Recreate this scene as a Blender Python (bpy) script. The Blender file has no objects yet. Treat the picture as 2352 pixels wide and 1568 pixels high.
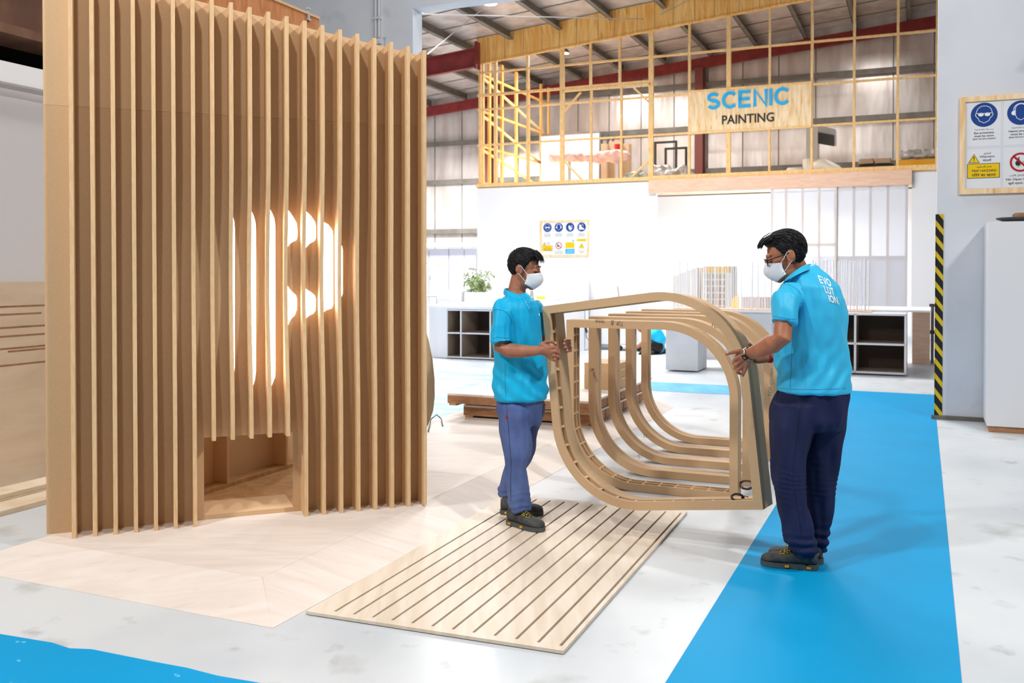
import bpy, math, random
from mathutils import Vector, Matrix, noise
from mathutils.geometry import tessellate_polygon
from mathutils.bvhtree import BVHTree
random.seed(7)
S = bpy.context.scene
# ------------------------------------------------------------------ camera
FP, CX, CY, HC, PIT = 2150.0, 1176.0, 654.0, 1.58, math.radians(.9)
cam = bpy.data.cameras.new('camera'); co = bpy.data.objects.new('camera', cam)
S.collection.objects.link(co); S.camera = co
co.location = (0, 0, HC); co.rotation_euler = (math.pi/2 - PIT, 0, 0)
cam.sensor_width = 36; cam.lens = 36*FP/2352; cam.shift_y = -(784-CY)/2352
cam.clip_start = .05; cam.clip_end = 200
cam.dof.use_dof = True; cam.dof.focus_distance = 5.4; cam.dof.aperture_fstop = 4.0
# ------------------------------------------------------------------ world, lights, exposure
w = bpy.data.worlds.new('world'); S.world = w; w.use_nodes = True
wb = w.node_tree.nodes['Background']; wb.inputs[0].default_value = (.97, .98, 1, 1); wb.inputs[1].default_value = .11
S.view_settings.view_transform = 'Standard'; S.view_settings.look = 'None'
S.view_settings.gamma = 1; S.view_settings.use_curve_mapping = False
S.view_settings.exposure = 0.0
TH = math.radians(23.65)
RR = Vector((math.cos(TH), -math.sin(TH), 0)); DD = Vector((math.sin(TH), math.cos(TH), 0)); UP = Vector((0, 0, 1))
def R(a, b, z=0): return RR*a + DD*b + UP*z
def area(name, loc, size, power, target=None, color=(1, 1, 1), sy=None):
    l = bpy.data.lights.new(name, 'AREA'); l.energy = power; l.color = color; l.size = size
    if sy: l.shape = 'RECTANGLE'; l.size_y = sy
    o = bpy.data.objects.new(name, l); S.collection.objects.link(o); o.location = loc
    d = (Vector(target)-Vector(loc)) if target else Vector((0, 0, -1))
    o.rotation_euler = d.to_track_quat('-Z', 'Y').to_euler(); return o
area('bay_light_key', (-1.6, 1.9, 7.3), .2, 150, (-1.3, 5.5, .8), (1, .97, .93))
area('bay_light_right', (5.3, 1.2, 7.0), .6, 400, (-.5, 6, 1), (1, .98, .95))
area('bay_light_left', (-4.9, 1.0, 7.0), .5, 385, (-.6, 5.6, 1), (1, .97, .93))
area('bay_light_mid', (1.4, 9.5, 7.6), 1.4, 110, None, (1, .98, .96))
area('bay_light_hall_1', R(-8.5, 15.5, 7.2), 2.2, 540, None, (1, .98, .96))
area('bay_light_hall_2', R(-3.5, 17, 7.6), 2.2, 680, None, (1, .98, .96))
area('lining_fill', R(-14.6, 26, 5.8), 1.6, 1300, None, (1, .98, .96))  # added fill that brightens the far lining, no lamp hangs there
area('bay_light_deck_1', R(-7.5, 27.5, 7.6), 1.2, 150, None, (1, .97, .93))
area('bay_light_deck_2', R(-1.5, 27.5, 8.2), 1.2, 110, None, (1, .97, .93))
area('paint_room_light', R(-4, 26.5, 3.3), 1.6, 700, None, (.97, .98, 1), 3)
# ------------------------------------------------------------------ helpers
def ray(px, py):
    x, y = (px-CX)/FP, (CY-py)/FP
    return Vector((x, math.cos(PIT)+y*math.sin(PIT), y*math.cos(PIT)-math.sin(PIT)))
CAM = Vector((0, 0, HC))
def P(px, py, Y): d = ray(px, py); return CAM + d*(Y/d.y)
def F(px, py, h=0): d = ray(px, py); return CAM + d*((h-HC)/d.z)
def W(px, py, p0, n): d = ray(px, py); return CAM + d*((p0-CAM).dot(n)/d.dot(n))
def RW(px, py, b): return W(px, py, R(0, b), DD)          # on the vertical plane b = const
def ab(p): return p.dot(RR), p.dot(DD)
ROOT = {}
class MB:
    def __init__(s): s.v = []; s.f = []; s.m = []; s.mi = 0
    def add(s, vs, fs):
        n = len(s.v); s.v += [Vector(v) for v in vs]; s.f += [tuple(i+n for i in f) for f in fs]; s.m += [s.mi]*len(fs); return s
    def box(s, o, ex, ey, ez):
        o, ex, ey, ez = map(Vector, (o, ex, ey, ez))
        v = [o, o+ex, o+ex+ey, o+ey, o+ez, o+ex+ez, o+ex+ey+ez, o+ey+ez]
        f = [(0, 3, 2, 1), (4, 5, 6, 7), (0, 1, 5, 4), (1, 2, 6, 5), (2, 3, 7, 6), (3, 0, 4, 7)]
        if ex.cross(ey).dot(ez) < 0: f = [tuple(reversed(q)) for q in f]
        return s.add(v, f)
    def rb(s, a0, a1, b0, b1, z0, z1): return s.box(R(a0, b0, z0), RR*(a1-a0), DD*(b1-b0), UP*(z1-z0))
    def bar(s, p, q, w, h, up=(0, 0, 1)):
        p, q, up = Vector(p), Vector(q), Vector(up); d = (q-p).normalized(); x = d.cross(up).normalized(); y = x.cross(d).normalized()
        return s.box(p-x*w/2-y*h/2, x*w, y*h, q-p)
    def prism(s, outer, holes, to, vec):
        """outer/holes: 2D loops, to: 2D->3D, vec: extrusion"""
        loops = [outer]+list(holes); tri = tessellate_polygon([[Vector((p[0], p[1], 0)) for p in l] for l in loops])
        pts = [Vector(to(*p)) for l in loops for p in l]; n = len(pts); vec = Vector(vec)
        fs = [tuple(t) for t in tri]+[tuple(i+n for i in reversed(t)) for t in tri]; k = 0
        for l in loops:
            m = len(l)
            for i in range(m): j = (i+1) % m; fs.append((k+i, k+j, k+j+n, k+i+n))
            k += m
        return s.add(pts+[p+vec for p in pts], fs)
    def loft(s, rings, cap=True, close=True):
        m = len(rings[0]); vs = [v for r_ in rings for v in r_]; fs = []
        for i in range(len(rings)-1):
            for j in range(m if close else m-1):
                k = (j+1) % m; fs.append((i*m+j, i*m+k, (i+1)*m+k, (i+1)*m+j))
        if cap: fs.append(tuple(reversed(range(m)))); fs.append(tuple(range((len(rings)-1)*m, len(rings)*m)))
        return s.add(vs, fs)
    def tube(s, pts, rad, n=10, cap=True, flat=1, ref=None):
        pts = [Vector(p) for p in pts]; rings = []; px = None
        for i, p in enumerate(pts):
            d = (pts[min(i+1, len(pts)-1)]-pts[max(i-1, 0)]).normalized()
            if px is None:
                rf = Vector(ref) if ref else (UP if abs(d.z) < .9 else Vector((1, 0, 0)))
                x = d.cross(rf).normalized()
            else: x = (px-d*px.dot(d)).normalized()
            px = x; y = x.cross(d); r_ = rad[i] if isinstance(rad, (list, tuple)) else rad
            rx, ry = r_ if isinstance(r_, (list, tuple)) else (r_, r_*flat)
            rings.append([p+x*rx*math.cos(a*2*math.pi/n)+y*ry*math.sin(a*2*math.pi/n) for a in range(n)])
        return s.loft(rings, cap)
    def capsule(s, pts, rad, n=12):
        """tube with rounded ends"""
        pts = [Vector(p) for p in pts]; rad = list(rad) if isinstance(rad, (list, tuple)) else [rad]*len(pts)
        d0 = (pts[0]-pts[1]).normalized(); d1 = (pts[-1]-pts[-2]).normalized()
        A = [(pts[0]+d0*rad[0]*c, rad[0]*k) for c, k in ((.95, .3), (.75, .66), (.4, .92))]
        B = [(pts[-1]+d1*rad[-1]*c, rad[-1]*k) for c, k in ((.4, .92), (.75, .66), (.95, .3))]
        return s.tube([a[0] for a in A]+pts+[b[0] for b in B], [a[1] for a in A]+rad+[b[1] for b in B], n)
    def ell(s, c, r, ax=None, nu=20, nv=12):
        c = Vector(c); X, Y, Z = ax if ax else (Vector((1, 0, 0)), Vector((0, 1, 0)), UP); vs = [c-Z*r[2]]; fs = []
        for i in range(1, nv):
            t = -math.pi/2+math.pi*i/nv
            for j in range(nu):
                p = 2*math.pi*j/nu; vs.append(c+X*r[0]*math.cos(t)*math.cos(p)+Y*r[1]*math.cos(t)*math.sin(p)+Z*r[2]*math.sin(t))
        vs.append(c+Z*r[2]); N = len(vs)
        for j in range(nu):
            k = (j+1) % nu; fs += [(0, 1+k, 1+j), (N-1, N-1-nu+j, N-1-nu+k)]
            for i in range(nv-2): b = 1+i*nu; fs.append((b+j, b+k, b+nu+k, b+nu+j))
        return s.add(vs, fs)
    def cyl(s, c, r, h, n=24, ax=UP, r2=None): 
        c = Vector(c); return s.tube([c, c+Vector(ax)*h], [r, r if r2 is None else r2], n)
    def mesh(s, name, org=Vector((0, 0, 0))):
        me = bpy.data.meshes.new(name); me.from_pydata([tuple(v-org) for v in s.v], [], s.f)
        me.polygons.foreach_set('material_index', s.m); me.update(); return me
    def build(s, name, mats, parent=None, smooth=False, loc=None, bevel=0):
        mats = mats if isinstance(mats, (list, tuple)) else [mats]
        if parent is not None: org = ROOT[parent.name]
        else:
            if loc is None:
                xs = [v.x for v in s.v]; ys = [v.y for v in s.v]; loc = ((min(xs)+max(xs))/2, (min(ys)+max(ys))/2, min(v.z for v in s.v))
            org = Vector(loc)
        me = s.mesh(name, org)
        for m in mats: me.materials.append(m)
        if smooth: me.polygons.foreach_set('use_smooth', [True]*len(me.polygons))
        o = bpy.data.objects.new(name, me); S.collection.objects.link(o)
        if parent is not None: o.parent = parent
        else: o.location = org
        ROOT[o.name] = org
        if bevel:
            b = o.modifiers.new('bevel', 'BEVEL'); b.width = bevel; b.segments = 2; b.limit_method = 'ANGLE'
        return o
def tag(o, label=None, cat=None, group=None, kind=None):
    for k, v in (('label', label), ('category', cat), ('group', group), ('kind', kind)):
        if v: o[k] = v
    return o
def empty(name, loc, label=None, cat=None, group=None, kind=None):
    o = bpy.data.objects.new(name, None); S.collection.objects.link(o); o.location = loc; o.empty_display_size = .1
    ROOT[o.name] = Vector(loc); return tag(o, label, cat, group, kind)
def fuse(mb, vox, smooth=4, disp=None):
    """union of closed volumes as one continuous skin, smoothed"""
    import numpy as np
    me = mb.mesh('t'); o = bpy.data.objects.new('t', me); S.collection.objects.link(o)
    m = o.modifiers.new('r', 'REMESH'); m.mode = 'VOXEL'; m.voxel_size = vox
    dg = bpy.context.evaluated_depsgraph_get(); e = o.evaluated_get(dg).to_mesh()
    n = len(e.vertices); v = np.empty(n*3); e.vertices.foreach_get('co', v); v = v.reshape(n, 3)
    ed = np.empty(len(e.edges)*2, int); e.edges.foreach_get('vertices', ed); ed = ed.reshape(-1, 2)
    fs = [tuple(p.vertices) for p in e.polygons]; o.evaluated_get(dg).to_mesh_clear()
    bpy.data.objects.remove(o); bpy.data.meshes.remove(me)
    deg = np.bincount(ed.ravel(), minlength=n)[:, None].clip(1)
    for it in range(smooth):
        for lam in (.6, -.55):
            a = np.zeros((n, 3)); np.add.at(a, ed[:, 0], v[ed[:, 1]]); np.add.at(a, ed[:, 1], v[ed[:, 0]]); v = v+lam*(a/deg-v)
    out = MB(); out.v = [Vector(x) for x in v]; out.f = fs; out.m = [0]*len(fs)
    if disp:
        t = out.mesh('t'); nr = [Vector(q.normal) for q in t.vertices]; bpy.data.meshes.remove(t)
        out.v = [p+n_*disp(p, n_) for p, n_ in zip(out.v, nr)]
    return out
# ------------------------------------------------------------------ materials
def srgb(c): return tuple(((x/255)/12.92 if x/255 <= .04045 else ((x/255+.055)/1.055)**2.4) for x in c)
M = {}
def mat(name, rgb, rough=.6, spec=.4, metal=0, emit=0, c2=None, scale=8, stretch=(1, 1, 1), detail=4, lo=.35, hi=.65, bump=0, bscale=None, sss=0, alpha=1, coat=0, c3=None, s3=30, rot=0, dist=0):
    m = bpy.data.materials.new(name); m.use_nodes = True; nt = m.node_tree; b = nt.nodes['Principled BSDF']
    c = srgb(rgb); b.inputs['Base Color'].default_value = (*c, 1); b.inputs['Roughness'].default_value = rough
    b.inputs['Specular IOR Level'].default_value = spec; b.inputs['Metallic'].default_value = metal
    b.inputs['Coat Weight'].default_value = coat; b.inputs['Alpha'].default_value = alpha
    if sss:
        b.inputs['Subsurface Weight'].default_value = sss; b.inputs['Subsurface Scale'].default_value = .012
    if emit: b.inputs['Emission Color'].default_value = (*c, 1); b.inputs['Emission Strength'].default_value = emit
    def nz(sc, st, det=4):
        tc = nt.nodes.new('ShaderNodeTexCoord'); mp = nt.nodes.new('ShaderNodeMapping'); mp.inputs['Scale'].default_value = st
        mp.inputs['Rotation'].default_value = (0, 0, rot)
        n_ = nt.nodes.new('ShaderNodeTexNoise'); n_.inputs['Scale'].default_value = sc; n_.inputs['Detail'].default_value = det; n_.inputs['Distortion'].default_value = dist
        nt.links.new(tc.outputs['Object'], mp.inputs[0]); nt.links.new(mp.outputs[0], n_.inputs['Vector']); return n_
    last = None
    def mixin(fac_out, colour, prev):
        mx = nt.nodes.new('ShaderNodeMix'); mx.data_type = 'RGBA'; nt.links.new(fac_out, mx.inputs[0])
        if prev is None: mx.inputs[6].default_value = (*c, 1)
        else: nt.links.new(prev, mx.inputs[6])
        mx.inputs[7].default_value = (*srgb(colour), 1); return mx.outputs[2]
    if c2:
        n_ = nz(scale, stretch, detail); cr = nt.nodes.new('ShaderNodeValToRGB'); cr.color_ramp.elements[0].position = lo; cr.color_ramp.elements[1].position = hi
        nt.links.new(n_.outputs[0], cr.inputs[0]); last = mixin(cr.outputs[0], c2, None)
    if c3:
        n_ = nz(s3, stretch, 2); cr = nt.nodes.new('ShaderNodeValToRGB'); cr.color_ramp.elements[0].position = .66; cr.color_ramp.elements[1].position = .76
        nt.links.new(n_.outputs[0], cr.inputs[0]); last = mixin(cr.outputs[0], c3, last)
    if last: nt.links.new(last, b.inputs['Base Color'])
    if bump:
        n_ = nz(bscale or scale*3, stretch, 3); bp = nt.nodes.new('ShaderNodeBump'); bp.inputs['Strength'].default_value = bump; bp.inputs['Distance'].default_value = .01
        nt.links.new(n_.outputs[0], bp.inputs['Height']); nt.links.new(bp.outputs[0], b.inputs['Normal'])
    M[name] = m; return m
mat('mdf', (203, 170, 132), .62, .3, c2=(194, 159, 120), scale=240, detail=2, bump=.03, bscale=400)
mat('mdf_up', (209, 178, 140), .62, .3, c2=(201, 167, 128), scale=240, detail=2)
mat('mdf_lit', (222, 188, 146), .65, .3, c2=(212, 176, 132), scale=90, stretch=(1, 1, .15), detail=2)  # lighter copy of mdf, the light on the fins put into its colour
mat('ply_red', (206, 142, 92), .6, .3, c2=(186, 118, 70), scale=5, stretch=(3, 3, .6), dist=1.5)
mat('ply_floor', (230, 220, 212), .5, .3, c2=(222, 209, 199), scale=2.5, stretch=(1, 5, 1), dist=.8, c3=(212, 200, 188), s3=7, rot=TH)
mat('mat_wood', (226, 213, 197), .5, .3, c2=(215, 199, 179), scale=3, stretch=(6, .8, 1), dist=.6, rot=TH)
mat('slot_shade', (96, 76, 62), .8, .1)  # dark tone standing for the shade inside slots and gaps
mat('ply_in', (190, 150, 100), .6, .3, c2=(170, 128, 80), scale=4, stretch=(3, 3, .7), dist=1)
mat('ply_brown', (176, 132, 98), .6, .3, c2=(150, 106, 74), scale=5, stretch=(2, 2, 8), dist=.8)
mat('ply_pink', (232, 196, 172), .6, .3, c2=(222, 180, 152), scale=3, stretch=(1, 1, 8), dist=.8)
mat('ply_old', (228, 208, 182), .7, .2, c2=(218, 196, 168), scale=2.2, stretch=(.8, .8, 3.5), dist=.6, c3=(198, 176, 148), s3=2.6)
mat('pine', (244, 206, 148), .6, .3, c2=(230, 182, 114), scale=5, stretch=(5, 5, 1.2), dist=1.2, c3=(176, 110, 46), s3=9)
mat('pine_or', (244, 196, 120), .6, .3, c2=(226, 160, 76), scale=2.2, stretch=(3, 3, .35), dist=1.5, c3=(140, 72, 20), s3=4)
mat('board_light', (246, 222, 184), .6, .3, c2=(230, 190, 134), scale=3, stretch=(5, 5, .7), c3=(206, 150, 86), s3=6)
mat('plank_white', (236, 222, 200), .6, .3, c2=(220, 198, 168), scale=4, stretch=(1, 1, 6))
mat('wall_paint', (214, 218, 226), .75, .2, c2=(204, 209, 218), scale=1.2, bump=.05, bscale=30, c3=(192, 197, 206), s3=2.3)
mat('wall_white', (230, 231, 234), .8, .2)
mat('wall_room', (248, 248, 250), .8, .2)
mat('lam_white', (222, 224, 229), .45, .4)
mat('lam_grey', (206, 208, 213), .5, .4, c2=(198, 200, 206), scale=3)
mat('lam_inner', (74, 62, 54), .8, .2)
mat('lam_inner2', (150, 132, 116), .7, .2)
mat('lam_edge', (226, 224, 216), .5, .3)
mat('steel_red', (134, 44, 42), .5, .4, c2=(112, 36, 36), scale=4)
mat('steel_redd', (116, 66, 62), .6, .3)
mat('steel_grey', (122, 118, 112), .55, .4, metal=.2, c2=(104, 100, 94), scale=3)
mat('steel_dark', (62, 64, 64), .5, .4)
mat('galv', (196, 198, 198), .35, .5, metal=.5)
mat('rust_beam', (132, 98, 76), .6, .3, c2=(96, 66, 50), scale=3, stretch=(1, 1, .5))
mat('black', (14, 13, 13), .5, .3)
mat('shade_black', (10, 9, 9), .9, .05)  # near black, stands for shade in the gap over the half wall
mat('grey_door', (166, 168, 180), .5, .4)
mat('paper', (246, 246, 246), .7, .2)
mat('p_orange', (240, 170, 60), .6); mat('p_red', (206, 92, 84), .6); mat('p_grey', (176, 170, 168), .6)
mat('pane', (205, 208, 220), .35, .4)
mat('cyan_letter', (20, 168, 224), .5, .3)
mat('ink', (48, 46, 48), .6, .2); mat('ink_pen', (84, 70, 66), .7, .1)
mat('sign_face', (224, 228, 234), .5, .3); mat('sign_blue', (0, 60, 138), .5, .3); mat('sign_yellow', (236, 196, 0), .5, .3)
mat('sign_red', (176, 18, 36), .5, .3); mat('sign_cyan', (60, 170, 226), .5, .3); mat('sign_white', (238, 240, 244), .5, .3); mat('sign_line', (186, 184, 206), .6)
mat('skin_a', (170, 114, 88), .5, .4, sss=.08, c2=(152, 98, 74), scale=14, bump=.12, bscale=120)
mat('skin_b', (180, 118, 86), .48, .4, sss=.08, c2=(158, 98, 70), scale=12, bump=.12, bscale=120)
mat('nail', (206, 160, 146), .35, .5)
mat('hair', (10, 9, 12), .42, .3, c2=(22, 20, 25), scale=60, stretch=(1, 4, 1), bump=.6, bscale=90)
mat('eye_white', (220, 214, 208), .2, .5)
mat('shirt_a', (4, 180, 230), .5, .35, c2=(4, 170, 222), scale=3, bump=.12, bscale=220)
mat('shirt_b', (58, 190, 234), .5, .35, c2=(46, 182, 228), scale=3, bump=.12, bscale=220)
mat('trouser_a', (92, 112, 164), .8, .2, c2=(74, 92, 142), scale=5, bump=.1, bscale=300)
mat('trouser_b', (36, 42, 78), .8, .2, c2=(28, 33, 62), scale=5, bump=.1, bscale=300)
mat('shoe', (58, 60, 60), .75, .25, c2=(78, 80, 78), scale=30, bump=.2, bscale=120)
mat('sole', (84, 86, 86), .7, .25); mat('shoe_yellow', (222, 160, 20), .6); mat('lace', (40, 38, 30), .8, c2=(200, 176, 60), scale=120, lo=.5, hi=.56)
mat('mask', (226, 230, 236), .75, .2, bump=.06, bscale=200); mat('mask_ink', (150, 156, 172), .7)
mat('red_tab', (160, 26, 40), .7); mat('button', (90, 180, 214), .4)
mat('chrome', (200, 200, 196), .25, .5, metal=.85); mat('lcd', (128, 116, 96), .3)
mat('plant', (126, 148, 84), .7, .2, c2=(160, 176, 116), scale=18)
mat('crate_yellow', (232, 168, 20), .5); mat('carton', (178, 152, 126), .8, .1); mat('wrap_pink', (222, 196, 192), .3, .5, c2=(206, 160, 156), scale=7)
mat('wrap_green', (120, 130, 118), .25, .6, c2=(176, 180, 172), scale=8); mat('wrap_clear', (196, 198, 200), .25, .6, c2=(150, 140, 126), scale=7)
mat('red_can', (214, 42, 36), .5); mat('yellow_bright', (250, 212, 30), .5); mat('duct', (224, 228, 230), .4, .4); mat('pvc', (236, 232, 220), .4); mat('blue_cap', (76, 104, 178), .5)
mat('rod', (240, 242, 246), .4, .4); mat('beige_model', (226, 220, 214), .7); mat('window_brown', (176, 158, 140), .7); mat('tower_top', (230, 184, 92), .6)
mat('wire_a', (60, 30, 36), .5); mat('cable', (40, 44, 54), .5)
mat('lamp_lens', (255, 252, 246), .5, emit=30); mat('p_light', (250, 250, 255), .5, emit=11)
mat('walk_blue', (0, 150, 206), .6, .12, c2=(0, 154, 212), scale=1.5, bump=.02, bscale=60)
mat('walk_glare', (110, 190, 234), .5, .3, c2=(180, 216, 236), scale=1.2, stretch=(1, 3, 1))  # same blue paint, with the glare on it put into the colour
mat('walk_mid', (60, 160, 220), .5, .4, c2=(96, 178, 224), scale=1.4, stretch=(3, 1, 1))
# floor concrete, insulation lining, hazard tape, worn blue paint
def nodes(name, rough=.5, spec=.4):
    m = bpy.data.materials.new(name); m.use_nodes = True; M[name] = m; nt = m.node_tree; b = nt.nodes['Principled BSDF']
    b.inputs['Roughness'].default_value = rough; b.inputs['Specular IOR Level'].default_value = spec
    tc = nt.nodes.new('ShaderNodeTexCoord'); return m, nt, b, tc
def N(nt, t, **k):
    n_ = nt.nodes.new('ShaderNode'+t)
    for a, v in k.items():
        if a in n_.inputs.keys(): n_.inputs[a].default_value = v
        else: setattr(n_, a, v)
    return n_
def ramp(nt, src, stops):
    r_ = nt.nodes.new('ShaderNodeValToRGB'); e = r_.color_ramp.elements
    while len(e) < len(stops): e.new(.5)
    for x, (p, c) in zip(e, stops): x.position = p; x.color = (*srgb(c), 1)
    nt.links.new(src, r_.inputs[0]); return r_.outputs[0]
def mix(nt, f, a, b_, mode='MIX'):
    mx = nt.nodes.new('ShaderNodeMix'); mx.data_type = 'RGBA'; mx.blend_type = mode
    for i, x in ((0, f), (6, a), (7, b_)):
        if isinstance(x, bpy.types.NodeSocket): nt.links.new(x, mx.inputs[i])
        elif i: mx.inputs[i].default_value = (*srgb(x), 1)
        else: mx.inputs[0].default_value = x
    return mx.outputs[2]
m, nt, b, tc = nodes('concrete', .38, .45)
n1 = N(nt, 'TexNoise', Scale=.55, Detail=6.0); n2 = N(nt, 'TexNoise', Scale=5.0, Detail=4.0); n3 = N(nt, 'TexNoise', Scale=2.2, Detail=8.0)
for n_ in (n1, n2, n3): nt.links.new(tc.outputs['Object'], n_.inputs['Vector'])
c1 = ramp(nt, n1.outputs[0], [(.3, (184, 192, 200)), (.6, (214, 219, 223))])
c2_ = ramp(nt, n2.outputs[0], [(.62, (255, 255, 255)), (.74, (176, 176, 176))])
c3_ = ramp(nt, n3.outputs[0], [(.6, (255, 255, 255)), (.72, (196, 194, 186))])
x = mix(nt, .5, c1, c2_, 'MULTIPLY'); x = mix(nt, .6, x, c3_, 'MULTIPLY'); nt.links.new(x, b.inputs['Base Color'])
rr = N(nt, 'MapRange'); nt.links.new(n1.outputs[0], rr.inputs[0]); rr.inputs[3].default_value = .28; rr.inputs[4].default_value = .5; nt.links.new(rr.outputs[0], b.inputs['Roughness'])
m, nt, b, tc = nodes('lining', .3, .5)        # silver foil-faced insulation with dirt streaks
mp = N(nt, 'Mapping'); mp.inputs['Scale'].default_value = (1.6, 1.6, .35); nt.links.new(tc.outputs['Object'], mp.inputs[0])
n1 = N(nt, 'TexNoise', Scale=1.6, Detail=7.0); nt.links.new(mp.outputs[0], n1.inputs['Vector'])
nt.links.new(ramp(nt, n1.outputs[0], [(.3, (188, 176, 170)), (.55, (212, 205, 201)), (.75, (228, 224, 222))]), b.inputs['Base Color'])
b.inputs['Metallic'].default_value = .35
n2 = N(nt, 'TexNoise', Scale=1.3, Detail=3.0); nt.links.new(mp.outputs[0], n2.inputs['Vector']); bp = N(nt, 'Bump', Strength=.35, Distance=.05)
nt.links.new(n2.outputs[0], bp.inputs['Height']); nt.links.new(bp.outputs[0], b.inputs['Normal'])
m, nt, b, tc = nodes('hazard', .4, .4)        # black and yellow tape, diagonal
sp = N(nt, 'SeparateXYZ'); nt.links.new(tc.outputs['Object'], sp.inputs[0])
a1 = N(nt, 'Math', operation='MULTIPLY_ADD'); nt.links.new(sp.outputs[0], a1.inputs[0]); a1.inputs[1].default_value = 1.5; nt.links.new(sp.outputs[2], a1.inputs[2])
a2 = N(nt, 'Math', operation='MULTIPLY'); nt.links.new(a1.outputs[0], a2.inputs[0]); a2.inputs[1].default_value = 6.2
a3 = N(nt, 'Math', operation='FRACT'); nt.links.new(a2.outputs[0], a3.inputs[0]); a4 = N(nt, 'Math', operation='GREATER_THAN'); nt.links.new(a3.outputs[0], a4.inputs[0]); a4.inputs[1].default_value = .6
nt.links.new(mix(nt, a4.outputs[0], (22, 22, 26), (206, 178, 20)), b.inputs['Base Color'])
m, nt, b, tc = nodes('walk_worn', .6, .15)   # blue paint with scuffs
n1 = N(nt, 'TexNoise', Scale=9.0, Detail=5.0); nt.links.new(tc.outputs['Object'], n1.inputs['Vector'])
nt.links.new(ramp(nt, n1.outputs[0], [(.655, (0, 152, 210)), (.69, (110, 196, 228))]), b.inputs['Base Color'])
def two(name, base, other, kind):             # half see-through sheet
    m = bpy.data.materials.new(name); m.use_nodes = True; nt = m.node_tree; b = nt.nodes['Principled BSDF']
    b.inputs['Base Color'].default_value = (*srgb(base), 1); b.inputs['Roughness'].default_value = .25
    t = nt.nodes.new('ShaderNodeBsdfTransparent'); mx = nt.nodes.new('ShaderNodeMixShader'); mx.inputs[0].default_value = other
    nt.links.new(t.outputs[0], mx.inputs[1]); nt.links.new(b.outputs[0], mx.inputs[2]); nt.links.new(mx.outputs[0], nt.nodes['Material Output'].inputs[0]); M[name] = m
two('poly_sheet', (226, 228, 238), .55, 0); two('lens', (200, 210, 220), .25, 0)
def st(o, label=None): return tag(o, label, None, None, 'structure')
# ------------------------------------------------------------------ lettering
def text(s, mname, parent, org, ex, ez, height=None, width=None, thick=.0012, bold=0, name='lettering', align='CENTER', flip=False):
    """centre of text at org, ex/ez unit axes; height = cap height"""
    ex, ez = Vector(ex), Vector(ez); nn = ex.cross(ez)   # towards the reader
    c = bpy.data.curves.new('t', 'FONT'); c.body = s; c.size = 1; c.align_x = 'LEFT'; c.offset = bold; c.resolution_u = 3
    o = bpy.data.objects.new('t', c); me = bpy.data.meshes.new_from_object(o); bpy.data.objects.remove(o)
    vs = [v.co.copy() for v in me.vertices]; fs = [tuple(p.vertices) for p in me.polygons]; bpy.data.meshes.remove(me); bpy.data.curves.remove(c)
    if not vs: return None
    x0, x1 = min(v.x for v in vs), max(v.x for v in vs); y0, y1 = min(v.y for v in vs), max(v.y for v in vs)
    sx = (width/(x1-x0)) if width else None; sy = (height/(y1-y0)) if height else None
    sx = sx or sy; sy = sy or sx
    mb = MB(); mb.add([org+ex*(v.x-(x0+x1)/2)*sx+ez*(v.y-(y0+y1)/2)*sy+nn*thick for v in vs], fs)
    return mb.build(name, M[mname], parent)
def ribbon(mb, pts, wd, to, vec, closed=False):
    """2D polyline with thickness, extruded"""
    n = len(pts); L = []; Rr = []
    for i in range(n):
        if closed: p, q = Vector(pts[(i-1) % n]), Vector(pts[(i+1) % n])
        else: p, q = Vector(pts[max(i-1, 0)]), Vector(pts[min(i+1, n-1)])
        c = Vector(pts[i]); d1 = (c-p) if (c-p).length > 1e-9 else (q-c); d2 = (q-c) if (q-c).length > 1e-9 else (c-p)
        d1 = d1.normalized(); d2 = d2.normalized(); t = (d1+d2); t = t.normalized() if t.length > 1e-6 else d1
        nn = Vector((-t.y, t.x)); k = 1/max(.72, nn.dot(Vector((-d1.y, d1.x)))); L.append(c+nn*wd/2*k); Rr.append(c-nn*wd/2*k)
    for i in range(n if closed else n-1):
        j = (i+1) % n; q = [L[i], L[j], Rr[j], Rr[i]]; v = [Vector(to(*x)) for x in q]
        mb.add(v+[x+Vector(vec) for x in v], [(0, 1, 2, 3), (7, 6, 5, 4), (0, 4, 5, 1), (2, 6, 7, 3), (1, 5, 6, 2), (3, 7, 4, 0)])
def arc(cx, cy, rx, ry, a0, a1, n=16): return [(cx+rx*math.cos(math.radians(a0+(a1-a0)*i/n)), cy+ry*math.sin(math.radians(a0+(a1-a0)*i/n))) for i in range(n+1)]
GL = {'S': ([arc(.42, .73, .31, .20, 25, 270, 14)+arc(.42, .30, .33, .215, 90, -155, 14)], .84),
      'C': ([arc(.5, .5, .43, .43, 42, 318, 22)], .9),
      'E': ([[(.75, .93), (.07, .93), (.07, .07), (.75, .07)], [(.07, .5), (.7, .5)]], .8),
      'N': ([[(.07, 0), (.07, .98), (.78, .02), (.78, 1)]], .85), 'I': ([[(.07, 0), (.07, 1)]], .14),
      'V': ([[(.02, 1), (.4, .03), (.78, 1)]], .8), 'O': ([arc(.5, .5, .43, .43, 0, 360, 24)], 1),
      'L': ([[(.07, 1), (.07, .07), (.6, .07)]], .62), 'U': ([[(.07, 1), (.07, .4)]+arc(.4, .4, .33, .33, 180, 360, 12)+[(.73, 1)]], .8),
      'T': ([[(0, .93), (.7, .93)], [(.35, .93), (.35, 0)]], .7), '.': ([[(.02, .06), (.14, .06)]], .16), 'F': ([[(.7, .93), (.07, .93), (.07, 0)], [(.07, .5), (.6, .5)]], .7)}
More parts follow.
